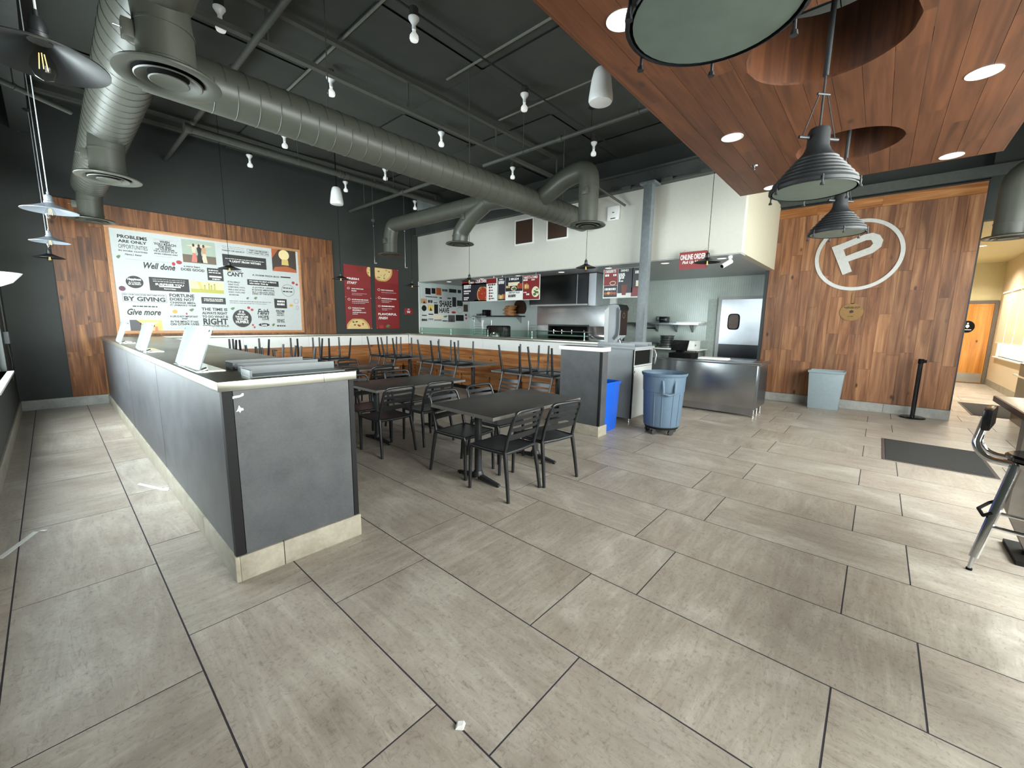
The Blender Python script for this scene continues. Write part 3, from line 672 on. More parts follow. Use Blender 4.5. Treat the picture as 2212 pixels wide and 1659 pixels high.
# roller blinds over the corridor window
for i in range(3):
    a = 14.25+i*0.95
    b_ = thing('roller_blind', ['pale roller blind on the corridor window, furthest from the orange door','pale roller blind in the middle of the corridor window','pale roller blind on the corridor window beside the orange door'][i], 'blind', (a+0.46, YF+0.05, 1.2), group='roller blinds on the corridor window')
    pbox('fabric', 'blind', b_, a, YF+0.05, 1.22, a+0.92, YF+0.056, 2.5)
    pbox('hem_bar', 'white_laminate', b_, a, YF+0.045, 1.2, a+0.92, YF+0.061, 1.225)
    part('roller', 'white_laminate', b_, lambda m: m.cyl((a, YF+0.055, 2.52), (a+0.92, YF+0.055, 2.52), 0.03))
# ---- feature wall of planks with the round emblem
pw = struct('wall_feature', 'dark_trim', lambda m: m.box(10.2, -1.06, 0, 10.35, 1.90, 3.93))
rp = random.Random(11)
ncol = 16; y0_, y1_ = -1.04, 1.87; cw = (y1_-y0_)/ncol
for c in range(ncol):
    z = 0.17; top = 3.72
    first = True
    while z < top-0.05:
        hgt = rp.choice([0.7, 1.1, 1.5, 1.9]) if not first else rp.uniform(0.3, 1.3); first = False
        z1 = min(z+hgt, top)
        if top-z1 < 0.25: z1 = top
        piece('plank', 'wood_zp', pw, 10.183-rp.uniform(0, 0.003), y0_+c*cw+0.0012, z+0.0012, 10.2, y0_+(c+1)*cw-0.0012, z1-0.0012)
        z = z1
y = y0_
for L_ in (1.25, 0.95, 0.71):
    piece('plank', 'wood_y', pw, 10.18, y+0.001, 3.722, 10.2, min(y+L_, y1_)-0.001, 3.9); y += L_
struct('baseboard_right', 'skirting_grey', lambda m: [m.box(10.165, a+0.002, 0, 10.2, b-0.002, 0.165) for a, b in ((-1.06, -0.2), (-0.2, 1.0), (1.0, 1.87))])
struct('trim_4', 'dark_trim', lambda m: m.box(10.16, 1.872, 0, 10.36, 1.93, 3.93))
struct('trim_5', 'beam_paint', lambda m: m.box(10.14, YF, 3.95, 10.35, 1.9, 4.12))
em = thing('ring_emblem', 'brushed metal ring emblem with slanted letter P on plank wall', 'emblem', (10.18, 0.46, 2.25))
bd = Board(em, 'x', 10.18, 1.106, 2.25)
def ring_fn(m):
    n = 64; vs = []
    for i in range(n):
        c, s_ = math.cos(2*PI*i/n), math.sin(2*PI*i/n)
        for r, d in ((0.645, 0), (0.645, 0.02), (0.583, 0.02), (0.583, 0)): vs.append(bd.at(0.645+r*c, 0.645+r*s_, d))
    m.add(vs, [(4*i+k, 4*((i+1) % n)+k, 4*((i+1) % n)+(k+1) % 4, 4*i+(k+1) % 4) for i in range(n) for k in range(4)])
part('ring', 'emblem_metal', em, ring_fn)
Po = [(0.864, 3.076), (0.719, 3.127), (0.403, 3.256), (0.288, 3.273), (0.185, 3.222), (0.131, 3.128), (0.145, 3.015), (0.249, 2.914), (0.586, 2.789), (0.514, 2.604), (0.646, 2.546)]
Pi_ = [(0.681, 3.018), (0.367, 3.152), (0.300, 3.148), (0.264, 3.081), (0.302, 3.021), (0.632, 2.892)]
U = lambda q: (1.106-q[0], q[1]-2.25)
def p_fn(m):
    bmx = bmesh.new()
    def loop(pts, d): return [bmx.verts.new(bd.at(*U(q), d)) for q in pts]
    allf = []
    for d in (0.0, 0.022):
        a, b = loop(Po, d), loop(Pi_, d); es = []
        for L_ in (a, b): es += [bmx.edges.new((L_[i], L_[(i+1) % len(L_)])) for i in range(len(L_))]
        r = bmesh.ops.triangle_fill(bmx, edges=es, use_beauty=True)
        allf.append((a, b))
    for q in (0, 1):
        A, B = allf[0][q], allf[1][q]
        for i in range(len(A)): bmx.faces.new((A[i], A[(i+1) % len(A)], B[(i+1) % len(A)], B[i]))
    bmx.verts.index_update()
    m.add([v.co.copy() for v in bmx.verts], [tuple(v.index for v in f.verts) for f in bmx.faces]); bmx.free()
part('letter_p', 'emblem_metal', em, p_fn)
# engraved paddle hung on the planks
pd = thing('pizza_paddle', 'small round wooden pizza paddle hung below the ring emblem', 'paddle', (10.18, 0.44, 1.68))
bd = Board(pd, 'x', 10.18, 0.62, 1.68)
m = MB(); m.prism([(0.18+0.175*math.cos(2*PI*i/30), 0.17+0.165*math.sin(2*PI*i/30)) for i in range(30)], bd.at, 0, 0.014); m.build('blade', 'paddle', pd)
m = MB(); m.prism([(0.155, 0.32), (0.205, 0.32), (0.19, 0.36), (0.19, 0.5), (0.175, 0.53), (0.16, 0.5), (0.16, 0.36)], bd.at, 0, 0.014); m.build('handle', 'paddle', pd)
bd.dashes(0.06, 0.255, 0.30, 0.268, 0.017, 'brown_dark', random.Random(1)); bd.dashes(0.08, 0.235, 0.28, 0.246, 0.017, 'brown_dark', random.Random(2))
bd.oval('brand_mark', 0.15, 0.15, 0.21, 0.205, 0.017, 'brown_dark'); bd.dashes(0.13, 0.085, 0.22, 0.095, 0.017, 'brown_dark', random.Random(3))
# ---- end wall: plank panel with the lettered board
struct('baseboard_back', 'skirting_grey', lambda m: m.box(XL, YB-0.02, 0, 0.62, YB, 0.165))
struct('baseboard_left', 'skirting_tile', lambda m: m.box(XL, -2.4, 0, XL+0.015, YB-0.02, 0.165))
wp = thing('plank_panel', 'brown plank cladding framing the white lettered board on the end wall', 'wall panel', (2.5, YB, 0.17))
rp = random.Random(5)
pbox('backing', 'brown_dark', wp, 0.16, YB-0.022, 0.175, 4.86, YB-0.0005, 3.50)
ncol = 30; cw = (4.87-0.15)/ncol
for c in range(ncol):
    x0 = 0.15+c*cw; z = 0.17
    if 0.62 < x0 < 1.36: z = 1.22
    elif x0 >= 1.36: z = 1.22
    first = True
    while z < 3.5-0.02:
        z1 = min(3.5, z+(rp.uniform(0.25, 1.1) if first else rp.choice([0.55, 0.9, 1.2]))); first = False
        if 3.5-z1 < 0.2: z1 = 3.5
        if not (x0 > 0.9 and x0+cw < 4.0 and z > 1.36 and z1 < 3.06):
            piece('plank', 'wood_z', wp, x0+0.0012, YB-0.03-rp.uniform(0, 0.004), z+0.0012, x0+cw-0.0012, YB-0.022, z1-0.0012)
        z = z1
sb = thing('lettered_board', 'large white board of black lettering, photos and cherries on planks', 'sign', (2.44, YB-0.04, 1.31))
B = Board(sb, 'y', 0.86, YB-0.036, 1.31)
B.slab('panel', 0, 0, 3.17, 1.81, 0.0, 0.012, 'p_sign_white')
for u0, v0, u1, v1 in ((-0.055, -0.055, 3.225, 0), (-0.055, 1.81, 3.225, 1.865), (-0.055, 0, 0, 1.81), (3.17, 0, 3.225, 1.81)):
    B.slab('frame_rail', u0, v0, u1, v1, 0.0, 0.03, 'copper_frame', 0.003)
def photo(B, kind, u0, v0, u1, v1, d):
    W, Hh = u1-u0, v1-v0; P = lambda a, b: (u0+W*a, v0+Hh*b)
    def R(nm, a, b, c, e, mt, k, par=None): return B.rect(nm, *P(a, b), *P(c, e), d+k*0.0006, mt, par)
    def O(nm, a, b, c, e, mt, k, par=None): return B.oval(nm, *P(a, b), *P(c, e), d+k*0.0006, mt, par, 18)
    def Q(nm, pts, mt, k, par=None): return B.poly(nm, [P(*q) for q in pts], d+k*0.0006, mt, par)
    if kind == 'P1':
        f = R('photo', 0, 0, 1, 1, 'p_sky', 0); R('ground', 0, 0, 1, 0.35, 'p_field', 1, f); Q('cloud', [(0.1, 0.75), (0.5, 0.68), (0.95, 0.8), (0.6, 0.86)], 'p_dress', 1, f)
        for cx, sk, hd in ((0.34, 'p_coral', 'p_skin'), (0.5, 'p_ink', 'p_ink'), (0.64, 'p_dress', 'p_skin')):
            Q('figure', [(cx-0.09, 0.04), (cx+0.09, 0.04), (cx+0.05, 0.45), (cx-0.04, 0.45)], sk, 2, f); Q('figure', [(cx-0.045, 0.44), (cx+0.05, 0.44), (cx+0.075, 0.66), (cx+0.03, 0.73), (cx-0.025, 0.73), (cx-0.07, 0.66)], 'p_dress' if sk == 'p_coral' else 'p_skin' if sk == 'p_dress' else 'p_ink', 3, f); O('figure', cx-0.034, 0.71, cx+0.036, 0.85, 'p_bark', 4, f)
    elif kind == 'P2':
        f = R('photo', 0, 0, 1, 1, 'p_bark', 0); Q('shade', [(0, 0.55), (0.3, 1), (0, 1)], 'p_orange', 1, f); O('glow', 0.28, 0.52, 0.72, 0.98, 'p_glow', 1, f); Q('cup', [(0.38, 0.3), (0.68, 0.3), (0.66, 0.55), (0.4, 0.55)], 'p_sunset', 2, f); Q('table', [(0, 0), (1, 0), (1, 0.12), (0.6, 0.26), (0.1, 0.18)], 'p_orange', 1, f)
    elif kind == 'P3':
        f = R('photo', 0, 0, 1, 1, 'p_glow', 0); R('lawn', 0, 0, 1, 0.32, 'p_lawn', 1, f); Q('trunk', [(0.2, 0.98), (0.3, 0.98), (0.36, 0.3), (0.28, 0.3)], 'p_sunset', 1, f)
        for cx, hh in ((0.42, 0.6), (0.55, 0.75), (0.62, 0.6), (0.72, 0.75)): Q('figure', [(cx-0.03, 0.1), (cx+0.03, 0.1), (cx+0.025, hh), (cx-0.025, hh)], 'p_lawn', 2, f); O('figure', cx-0.02, hh, cx+0.02, hh+0.1, 'p_field', 2, f)
    else:
        f = R('photo', 0, 0, 1, 1, 'p_sunset', 0); Q('hill', [(0, 0), (0.3, 0), (0.35, 0.7), (0.2, 1), (0, 1)], 'p_dusk', 1, f); Q('cloud', [(0.3, 0.6), (0.9, 0.7), (0.9, 0.85), (0.35, 0.8)], 'p_glow', 1, f); Q('figure', [(0.75, 0), (0.85, 0), (0.84, 0.4), (0.76, 0.4)], 'p_coral', 2, f)
def lay(B, items, d, ink='p_ink'):
    rr = random.Random(9)
    for k, tx, u0, v0, u1, v1 in items:
        if v1 < v0: v0, v1 = v1, v0
        if k in 'tniw' and items is SIGN:                 # cap height measured a little low on the slanted lines
            e = (v1-v0)*0.17; v0, v1 = v0-e, v1+e
        a = (u0, v0, u1, v1)
        if k == 't': B.text(tx, *a, d, ink, 0.035)
        elif k == 'n': B.text(tx, *a, d, ink, 0.0)
        elif k == 'i': B.text(tx, *a, d, ink, 0.028, 0.35)
        elif k == 's': B.dashes(*a, d, ink, rr)
        elif k == 'ws': B.dashes(*a, d+0.0016, 'p_ink_white', rr)
        elif k == 'w': B.text(tx, *a, d+0.0016, 'p_ink_white', 0.03)
        elif k == 'b': B.rect('print_block', *a, d+0.0004, 'p_ink')
        elif k in ('kb',): B.rect('print_block', *a, d, 'p_ink')
        elif k == 'wb': B.rect('print_bar', *a, d+0.0016, 'p_ink_white')
        elif k == 'o': B.oval('print_disc', *a, d+0.0004, 'p_ink')
        elif k == 'r': B.ring('print_ring', *a, 0.012, d, 'p_line')
        elif k == 'f': B.box_line('print_frame', *a, 0.008, d, 'p_line')
        elif k == 'l': B.rect('print_line', u0, v0, u1, v0+0.004, d, 'p_line')
        elif k == 'g':
            cu, cv, ru, rv = (u0+u1)/2, (v0+v1)/2, (u1-u0)/2, max((v1-v0)/2, 0.012)
            B.poly('leaf_print', [(cu-ru, cv), (cu-ru*0.3, cv+rv*0.7), (cu+ru*0.5, cv+rv), (cu+ru, cv+rv*0.6), (cu+ru*0.6, cv-rv*0.3), (cu, cv-rv), (cu-ru*0.6, cv-rv*0.6)], d+0.001, 'p_green')
        elif k == 'c': B.oval('cherry_print', *a, d+0.001, 'p_cherry')
        elif k == 'v': B.oval('pepper_print', *a, d+0.001, 'p_violet')
        elif k == 'u': B.ring('onion_print', *a, 0.014, d+0.001, 'p_onion', 24)
        elif k == 'y': B.oval('fruit_print', *a, d+0.001, 'p_yellow')
        elif k in ('P1', 'P2', 'P3', 'P4'): photo(B, k, *a, d)
        elif k in ('or', 'or2', 'or3', 'or4', 'P', 'P5'):
            B.rect('photo', *a, d+0.0004, {'or': 'p_orange', 'or2': 'p_skin', 'or3': 'p_sunset', 'or4': 'p_bark', 'P': 'p_dress', 'P5': 'p_dusk'}[k])
            if k in ('or3', 'P5', 'or2'): B.poly('figure', [(u0+(u1-u0)*0.3, v0), (u1-(u1-u0)*0.2, v0), (u0+(u1-u0)*0.5, v0+(v1-v0)*0.6)], d+0.0012, 'p_bark')
        elif k == 'wht': B.rect('print_sheet', *a, d-0.0004, 'p_ink_white')
        elif k in ('red', 'dot'): (B.rect if k == 'red' else B.oval)('print_block', *a, d+0.0004, 'p_red')
        elif k == 'nav': B.rect('print_block', *a, d+0.0004, 'p_navy')
        elif k in ('wht2', 'cream'): B.rect('print_bar', *a, d+0.001, 'p_cream')
        elif k in ('pizza', 'pz', 'pz2', 'pz3', 'bun', 'bread', 'bowl', 'salad'): food(B, k, *a, d+0.001)
        elif k == 'cup':
            B.poly('cup_print', [(u0+(u1-u0)*0.18, v0), (u1-(u1-u0)*0.18, v0), (u1, v1), (u0, v1)], d+0.001, 'p_cola')
        elif k == 'ring': B.ring('print_ring', *a, 0.01, d+0.001, 'p_cream', 24)
        elif k == 'ic': B.ring('icon_print', *a, 0.008, d, 'p_ink_white', 14)
        elif k == 'leaf': food(B, 'leaf', *a, d+0.001)
        elif k == 'tom': food(B, 'tom', *a, d+0.001)
def food(B, k, u0, v0, u1, v1, d):
    rr = random.Random(hash((round(u0, 2), k)) % 1000 if False else int(u0*1000) % 997)
    W, Hh = u1-u0, v1-v0
    def clipped_disc(cu, cv, r, mat, dd, nm='pizza_print'):
        pts = []
        for i in range(40):
            a = 2*PI*i/40; pts.append((min(max(cu+r*math.cos(a), u0), u1), min(max(cv+r*math.sin(a), v0), v1)))
        return B.poly(nm, pts, dd, mat)
    if k in ('pizza', 'pz', 'pz2', 'pz3'):
        if k == 'pz': cu, cv, r = u0+W*0.48, v0-W*0.08, W*0.53
        elif k == 'pz2': cu, cv, r = u1+W*0.6, (v0+v1)/2+Hh*0.1, W*1.6
        elif k == 'pz3': cu, cv, r = u0+W*0.4, v1-W*0.05, W*0.62
        else: cu, cv, r = u0+W*0.62, v0+Hh*0.45, max(W, Hh)*0.56
        base = clipped_disc(cu, cv, r, 'p_crust', d)
        clipped_disc(cu, cv, r*0.86, 'p_cheese' if k != 'pizza' else 'p_sauce', d+0.0005)
        for i in range(26):
            a, q = rr.uniform(0, 2*PI), r*0.8*math.sqrt(rr.random()); x, y = cu+q*math.cos(a), cv+q*math.sin(a); s_ = r*rr.uniform(0.05, 0.12)
            if u0+s_ < x < u1-s_ and v0+s_ < y < v1-s_:
                B.oval('topping', x-s_, y-s_*0.6, x+s_, y+s_*0.6, d+0.001+0.00005*i, rr.choice(['p_sauce', 'p_cherry', 'p_leaf', 'p_cheese', 'p_bark'] if k != 'pz3' else ['p_bark', 'p_field', 'p_crust']), n=8)
    elif k in ('leaf', 'salad', 'bowl'):
        if k != 'leaf': B.oval('bowl_print', u0, v0, u1, v1, d, 'p_cream')
        for i in range(12):
            x, y, s_ = u0+W*rr.uniform(0.2, 0.8), v0+Hh*rr.uniform(0.2, 0.8), W*0.16
            B.oval('leaf_print', x-s_, y-s_*0.5, x+s_, y+s_*0.5, d+0.0004+0.00005*i, rr.choice(['p_leaf', 'p_green']), n=8)
    elif k == 'tom': B.oval('tomato_print', u0, v0, u1, v1, d, 'p_cherry')
    else:
        for i in range(4):
            x = u0+W*(0.14+0.24*i); B.oval('bread_print', x-W*0.13, v0+Hh*0.1, x+W*0.13, v1-Hh*rr.uniform(0.1, 0.3), d+0.0003*i, rr.choice(['p_crust', 'p_cheese', 'p_orange']), n=12)
lay(B, SIGN, 0.0135)
# ---- two red posters and the small red notice
for (x, w_, z, h_, data, lab) in ((5.146, 0.735, 1.335, 1.645, POSTA, 'red poster headed FRESH START with a pizza along its foot'), (6.01, 0.735, 1.345, 1.645, POSTB, 'red poster ending FLAVORFUL FINISH with a drizzled pizza along its top')):
    p = thing('poster', lab, 'poster', (x+w_/2, YB-0.01, z), group='red posters on the dark end wall')
    b = Board(p, 'y', x, YB-0.012, z)
    b.slab('panel', 0, 0, w_, h_, -0.011, 0.008, 'p_redm')
    for u, v in ((0.015, h_-0.015), (w_-0.015, h_-0.015), (0.015, h_/2), (w_-0.015, h_/2), (0.015, 0.015), (w_-0.015, 0.015)):
        m = MB(); m.cyl(b.at(u, v, 0.008), b.at(u, v, 0.02), 0.011, n=10); m.build('standoff', 'chrome', p)
    b.rect('print_block', 0, 0, w_, h_*0.66 if data is POSTA else h_*0.76, 0.0085, 'p_red')
    lay(b, data, 0.0100, 'p_ink_white')
nt_ = thing('notice_plate', 'small red notice plate on dark wall beside the kitchen opening', 'sign', (7.07, YB-0.01, 1.75))
b = Board(nt_, 'y', 6.93, YB-0.008, 1.75); b.slab('plate', 0, 0, 0.285, 0.18, -0.007, 0.004, 'p_redm', 0.002)
for v, a, c in ((0.145, 0.11, 0.17), (0.085, 0.08, 0.2), (0.05, 0.09, 0.19)): b.dashes(a, v, c, v+0.022, 0.006, 'p_ink_white', random.Random(int(v*100)))
# ---- lettered board on the kitchen's end wall
sh = thing('share_board', 'pale board of small prints reading SHARE HAVE on kitchen end wall', 'sign', (8.47, YB-0.01, 1.60))
b = Board(sh, 'y', 7.55, YB-0.012, 1.60); b.slab('panel', 0, 0, 1.86, 0.98, -0.011, 0.006, 'p_sign_white'); lay(b, SHARE, 0.0075)
# ================================================================== HALF WALLS
def tile_strip(parent, segs, mat='skirting_tile'):
    for s_ in segs: pbox('base_tile', mat, parent, *s_, bevel=0.002)
nh = thing('half_wall', 'long charcoal half wall with pale tile base carrying three tilted panels', 'half wall', (0.98, 6.5, 0))
pbox('core', 'black_trim', nh, 0.615, 2.715, 0, 1.355, YB-0.04, 1.155)
for a, b_ in ((2.745, 4.873), (4.884, 6.981), (6.992, YB-0.04)): pbox('side_panel', 'charcoal_laminate', nh, 0.603, a, 0.16, 0.615, b_, 1.155)
pbox('front_panel', 'charcoal_laminate', nh, 0.655, 2.703, 0.16, 1.335, 2.715, 1.155)
pbox('corner_trim', 'black_trim', nh, 0.600, 2.700, 0.16, 0.651, 2.744, 1.155)
pbox('corner_trim', 'black_trim', nh, 1.338, 2.700, 0.16, 1.372, 2.7295, 1.155)
pbox('inner_panel', 'charcoal_laminate', nh, 1.355, 2.73, 0.16, 1.367, YB-0.04, 1.155)
tile_strip(nh, [(0.590, 2.69, 0, 0.6145, 3.45, 0.158), (0.590, 3.454, 0, 0.6145, 4.66, 0.158), (0.590, 4.664, 0, 0.6145, 5.86, 0.158), (0.590, 5.864, 0, 0.6145, 7.06, 0.158), (0.590, 7.064, 0, 0.6145, 8.26, 0.158), (0.590, 8.264, 0, 0.6145, 9.46, 0.158), (0.590, 9.464, 0, 0.6145, YB-0.04, 0.158),
    (0.6155, 2.69, 0, 0.855, 2.7145, 0.158), (0.859, 2.69, 0, 1.38, 2.7145, 0.158), (1.3555, 2.7155, 0, 1.38, 4.0, 0.158)])
cp = part('cap', 'cap_steel', nh, lambda m: m.box(0.578, 2.678, 1.157, 1.385, YB-0.04, 1.212), 0.003)
pbox('cap_joint', 'steel_dark', nh, 0.5775, 4.878, 1.1565, 1.3855, 4.882, 1.2125); pbox('cap_joint', 'steel_dark', nh, 1.16, 2.6775, 1.158, 1.163, 2.68, 1.212)
def chip(pts, nm='paint_chip'):
    m = MB(); m.prism(pts, lambda u, v, t: (u, 2.703-t, v), 0, 0.0012); m.build(nm, 'chip_paint', nh, smooth=False)
chip([(0.637, 1.117), (0.66, 1.124), (0.69, 1.126), (0.70, 1.136), (0.708, 1.134), (0.706, 1.120), (0.685, 1.113), (0.66, 1.111), (0.645, 1.104), (0.637, 1.108)])
chip([(0.662, 1.03), (0.672, 1.046), (0.679, 1.068), (0.688, 1.050), (0.699, 1.048), (0.701, 1.036), (0.688, 1.034), (0.682, 1.022), (0.676, 1.034)])
# tilted panels on the cap
for i, (ya, yb) in enumerate(((3.24, 4.0), (5.46, 6.16), (7.54, 8.19))):
    t = thing('tilted_panel', ['wide pale tilted panel on the half wall cap beside the grey rails', 'pale tilted panel standing between two others on the half wall cap', 'pale tilted panel on the half wall cap closest to plank wall'][i], 'display panel', (0.66, (ya+yb)/2, 1.212), group='tilted panels on the half wall')
    pbox('foot', 'chrome', t, 0.60, ya+0.02, 1.212, 0.76, yb-0.02, 1.218)
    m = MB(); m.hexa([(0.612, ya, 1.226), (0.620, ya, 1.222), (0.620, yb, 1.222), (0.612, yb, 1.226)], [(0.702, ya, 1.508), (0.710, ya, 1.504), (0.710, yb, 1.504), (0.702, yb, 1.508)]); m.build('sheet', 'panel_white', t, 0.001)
    for yy in (ya+0.03, yb-0.03):
        part('hinge_knob', 'chrome', t, lambda m: m.cyl((0.616, yy, 1.216), (0.66, yy, 1.232), 0.014, n=10)); part('screw', 'chrome', t, lambda m: (m.cyl((0.688, yy, 1.48), (0.71, yy, 1.473), 0.008, n=8)))
# grey rail pieces lying on the cap
for i, (yy, x0, x1, z) in enumerate(((2.80, 0.76, 1.34, 1.2125), (3.02, 0.80, 1.32, 1.2125), (3.30, 0.80, 1.32, 1.2125))):
    t = thing('grey_rail', ['painted grey angle rail on the half wall cap by its front edge', 'painted grey angle rail lying between two others on the cap', 'painted grey angle rail on the cap close to the wide panel'][i], 'rail', ((x0+x1)/2, yy, z), group='grey rails on the half wall cap')
    pbox('base_leg', 'grey_plastic', t, x0, yy-0.05, z, x1, yy+0.12, z+0.006, bevel=0.002)
    pbox('upright_leg', 'grey_plastic', t, x0, yy+0.114, z+0.006, x1, yy+0.12, z+0.055, bevel=0.001)
    pbox('end_lip', 'grey_plastic', t, x0, yy-0.05, z+0.006, x0+0.012, yy+0.114, z+0.045, bevel=0.001)
# stub wall by the drinks cabinet
sw = thing('half_wall', 'short charcoal stub wall with white edged cap beside the blue bin', 'half wall', (5.02, 3.1, 0))
pbox('core', 'black_trim', sw, 4.935, 2.775, 0, 5.115, 3.43, 1.185)
pbox('side_panel', 'charcoal_laminate', sw, 4.922, 2.79, 0.15, 4.935, 3.43, 1.185); pbox('end_panel', 'charcoal_laminate', sw, 4.95, 2.762, 0.15, 5.10, 2.775, 1.185); pbox('corner_trim', 'black_trim', sw, 4.919, 2.759, 0.15, 4.949, 2.789, 1.185)
tile_strip(sw, [(4.908, 2.755, 0, 4.934, 3.43, 0.148), (4.9355, 2.755, 0, 5.14, 2.774, 0.148)])
part('cap', 'white_laminate', sw, lambda m: m.box(4.895, 2.745, 1.187, 5.135, 3.45, 1.243), 0.003); pbox('cap_top', 'steel_dark', sw, 4.905, 2.755, 1.2435, 5.125, 3.44, 1.2455)
# pass counter half wall (kitchen) and the end-wall half wall, white band over wood
kh = thing('half_wall', 'pass counter half wall with white band, wood boards and steel ledge', 'half wall', (6.95, 7.0, 0))
pbox('core', 'kitchen_wall', kh, 6.87, 3.5, 0, 7.12, 10.085, 1.17)
y = 3.5
while y < 10.0:
    y1 = min(y+1.18, 10.087); pbox('band_panel', 'white_laminate', kh, 6.85, y+0.002, 0.925, 6.87, y1-0.002, 1.17); y = y1
    if y >= 10.08: break
rp = random.Random(21)
for z0, z1 in ((0.43, 0.595), (0.597, 0.76), (0.762, 0.922)):
    y = 3.5+rp.uniform(0, 0.3)
    ys = [3.5]
    while y < 10.0: ys.append(y); y += rp.uniform(1.0, 1.9)
    ys.append(10.087)
    for a, b_ in zip(ys, ys[1:]):
        if b_-a > 0.03: piece('wood_board', 'wood_y', kh, 6.848, a+0.001, z0, 6.87, b_-0.001, z1)
part('ledge', 'cap_steel', kh, lambda m: m.box(6.82, 3.45, 1.172, 7.44, YB-0.001, 1.215), 0.003)
eh = thing('half_wall', 'half wall along the end wall with white band over wood boards', 'half wall', (4.1, 10.2, 0))
pbox('core', 'kitchen_wall', eh, 1.372, 10.12, 0, 6.868, YB-0.04, 1.17)
x = 1.37
while x < 6.8:
    x1 = min(x+1.35, 6.848); pbox('band_panel', 'white_laminate', eh, x+0.002, 10.10, 0.925, x1-0.002, 10.12, 1.17); x = x1
for z0, z1 in ((0.43, 0.595), (0.597, 0.76), (0.762, 0.922)):
    xs = [1.372]; x = 1.37+rp.uniform(0.4, 1.2)
    while x < 6.6: xs.append(x); x += rp.uniform(1.0, 1.9)
    xs.append(6.846)
    for a, b_ in zip(xs, xs[1:]): piece('wood_board', 'wood_xb', eh, a+0.001, 10.098, z0, b_-0.001, 10.12, z1)
part('ledge', 'cap_steel', eh, lambda m: m.box(1.39, 10.07, 1.172, 6.819, YB-0.04, 1.213), 0.003)
# benches
def bench(label, along, a0, a1, p0, p1):
    """fixed wooden bench; p0 = front face, p1 = back"""
    mid = (a0+a1)/2
    t = thing('bench', label, 'bench', ((p0+p1)/2, mid, 0) if along == 'y' else (mid, (p0+p1)/2, 0))
    def bx(nm, mt, a, b_, q0, q1, z0, z1, bev=0.0):
        if along == 'y': return pbox(nm, mt, t, q0, a, z0, q1, b_, z1, bevel=bev)
        return pbox(nm, mt, t, a, q0, z0, b_, q1, z1, bevel=bev)
    wm = 'wood_y' if along == 'y' else 'wood_xb'
    bx('seat', wm, a0, a1, p0, p1, 0.405, 0.428, 0.004)
    bx('seat_edge', wm, a0, a1, p0-0.02, p0-0.001, 0.37, 0.43, 0.003)
    bx('kick', 'black_trim', a0, a1, p0+0.06, p0+0.10, 0, 0.09)
    n = max(2, round((a1-a0)/0.9)); st = (a1-a0)/n
    for i in range(n): bx('front_panel', wm, a0+i*st+0.03, a0+(i+1)*st-0.03, p0+0.05, p0+0.068, 0.09, 0.40)
    for i in range(n+1): bx('stile', wm, max(a0, a0+i*st-0.025), min(a1, a0+i*st+0.025), p0+0.01, p0+0.048, 0.09, 0.40, 0.003)
    return t
bench('built-in wooden bench along the pass counter half wall', 'y', 3.55, 10.09, 6.33, 6.846)
bench('built-in wooden bench along the end wall under the white band', 'x', 1.40, 6.28, 9.58, 10.096)
# ================================================================== TABLES
def table(x0, y0, x1, y1, label, group, along='x', z=0.745):
    t = thing('dining_table', label, 'table', ((x0+x1)/2, (y0+y1)/2, 0), group=group)
    part('tabletop', 'table_top', t, lambda m: m.box(x0+0.004, y0+0.004, z-0.03, x1-0.004, y1-0.004, z), 0.003)
    part('edge_band', 'table_edge', t, lambda m: (m.box(x0, y0, z-0.031, x1, y0+0.0035, z-0.001), m.box(x0, y1-0.0035, z-0.031, x1, y1, z-0.001), m.box(x0, y0+0.0035, z-0.031, x0+0.0035, y1-0.0035, z-0.001), m.box(x1-0.0035, y0+0.0035, z-0.031, x1, y1-0.0035, z-0.001)))
    cx, cy = (x0+x1)/2, (y0+y1)/2; L_ = (x1-x0) if along == 'x' else (y1-y0)
    spots = [(cx-L_/2+0.24, cy), (cx+L_/2-0.24, cy)] if along == 'x' else [(cx, cy-L_/2+0.24), (cx, cy+L_/2-0.24)]
    if L_ < 0.95: spots = [(cx, cy)]
    for px_, py_ in spots:
        c = part('column', 'table_base', t, lambda m: m.cyl((px_, py_, 0.05), (px_, py_, z-0.032), 0.036, n=18))
        part('collar', 'table_base', c, lambda m: m.lathe([(0.037, 0.055), (0.055, 0.055), (0.055, 0.07), (0.042, 0.1), (0.037, 0.1)], (px_, py_, 0), 18))
        dirs = [(0, 1), (0, -1)] if along == 'x' else [(1, 0), (-1, 0)]
        if len(spots) == 1: dirs = [(0, 1), (0, -1), (1, 0), (-1, 0)]
        for dx, dy in dirs:
            f = part('foot', 'table_base', t, lambda m: m.hexa(
                [(px_+dx*0.02-dy*0.028, py_+dy*0.02+dx*0.028, 0.02), (px_+dx*0.02+dy*0.028, py_+dy*0.02-dx*0.028, 0.02), (px_+dx*0.29+dy*0.02, py_+dy*0.29-dx*0.02, 0.012), (px_+dx*0.29-dy*0.02, py_+dy*0.29+dx*0.02, 0.012)],
                [(px_+dx*0.02-dy*0.022, py_+dy*0.02+dx*0.022, 0.07), (px_+dx*0.02+dy*0.022, py_+dy*0.02-dx*0.022, 0.07), (px_+dx*0.29+dy*0.014, py_+dy*0.29-dx*0.014, 0.032), (px_+dx*0.29-dy*0.014, py_+dy*0.29+dx*0.014, 0.032)]), 0.003)
            part('glide', 'black', f, lambda m: m.cyl((px_+dx*0.27, py_+dy*0.27, 0), (px_+dx*0.27, py_+dy*0.27, 0.014), 0.014, n=10))
        part('mount_plate', 'table_base', t, lambda m: m.box(px_-0.12, py_-0.12, z-0.038, px_+0.12, py_+0.12, z-0.0305))
    return t
table(2.46, 2.40, 3.85, 3.27, 'dark dining table with four upright chairs closest to grey barrel', 'tables on the open floor')
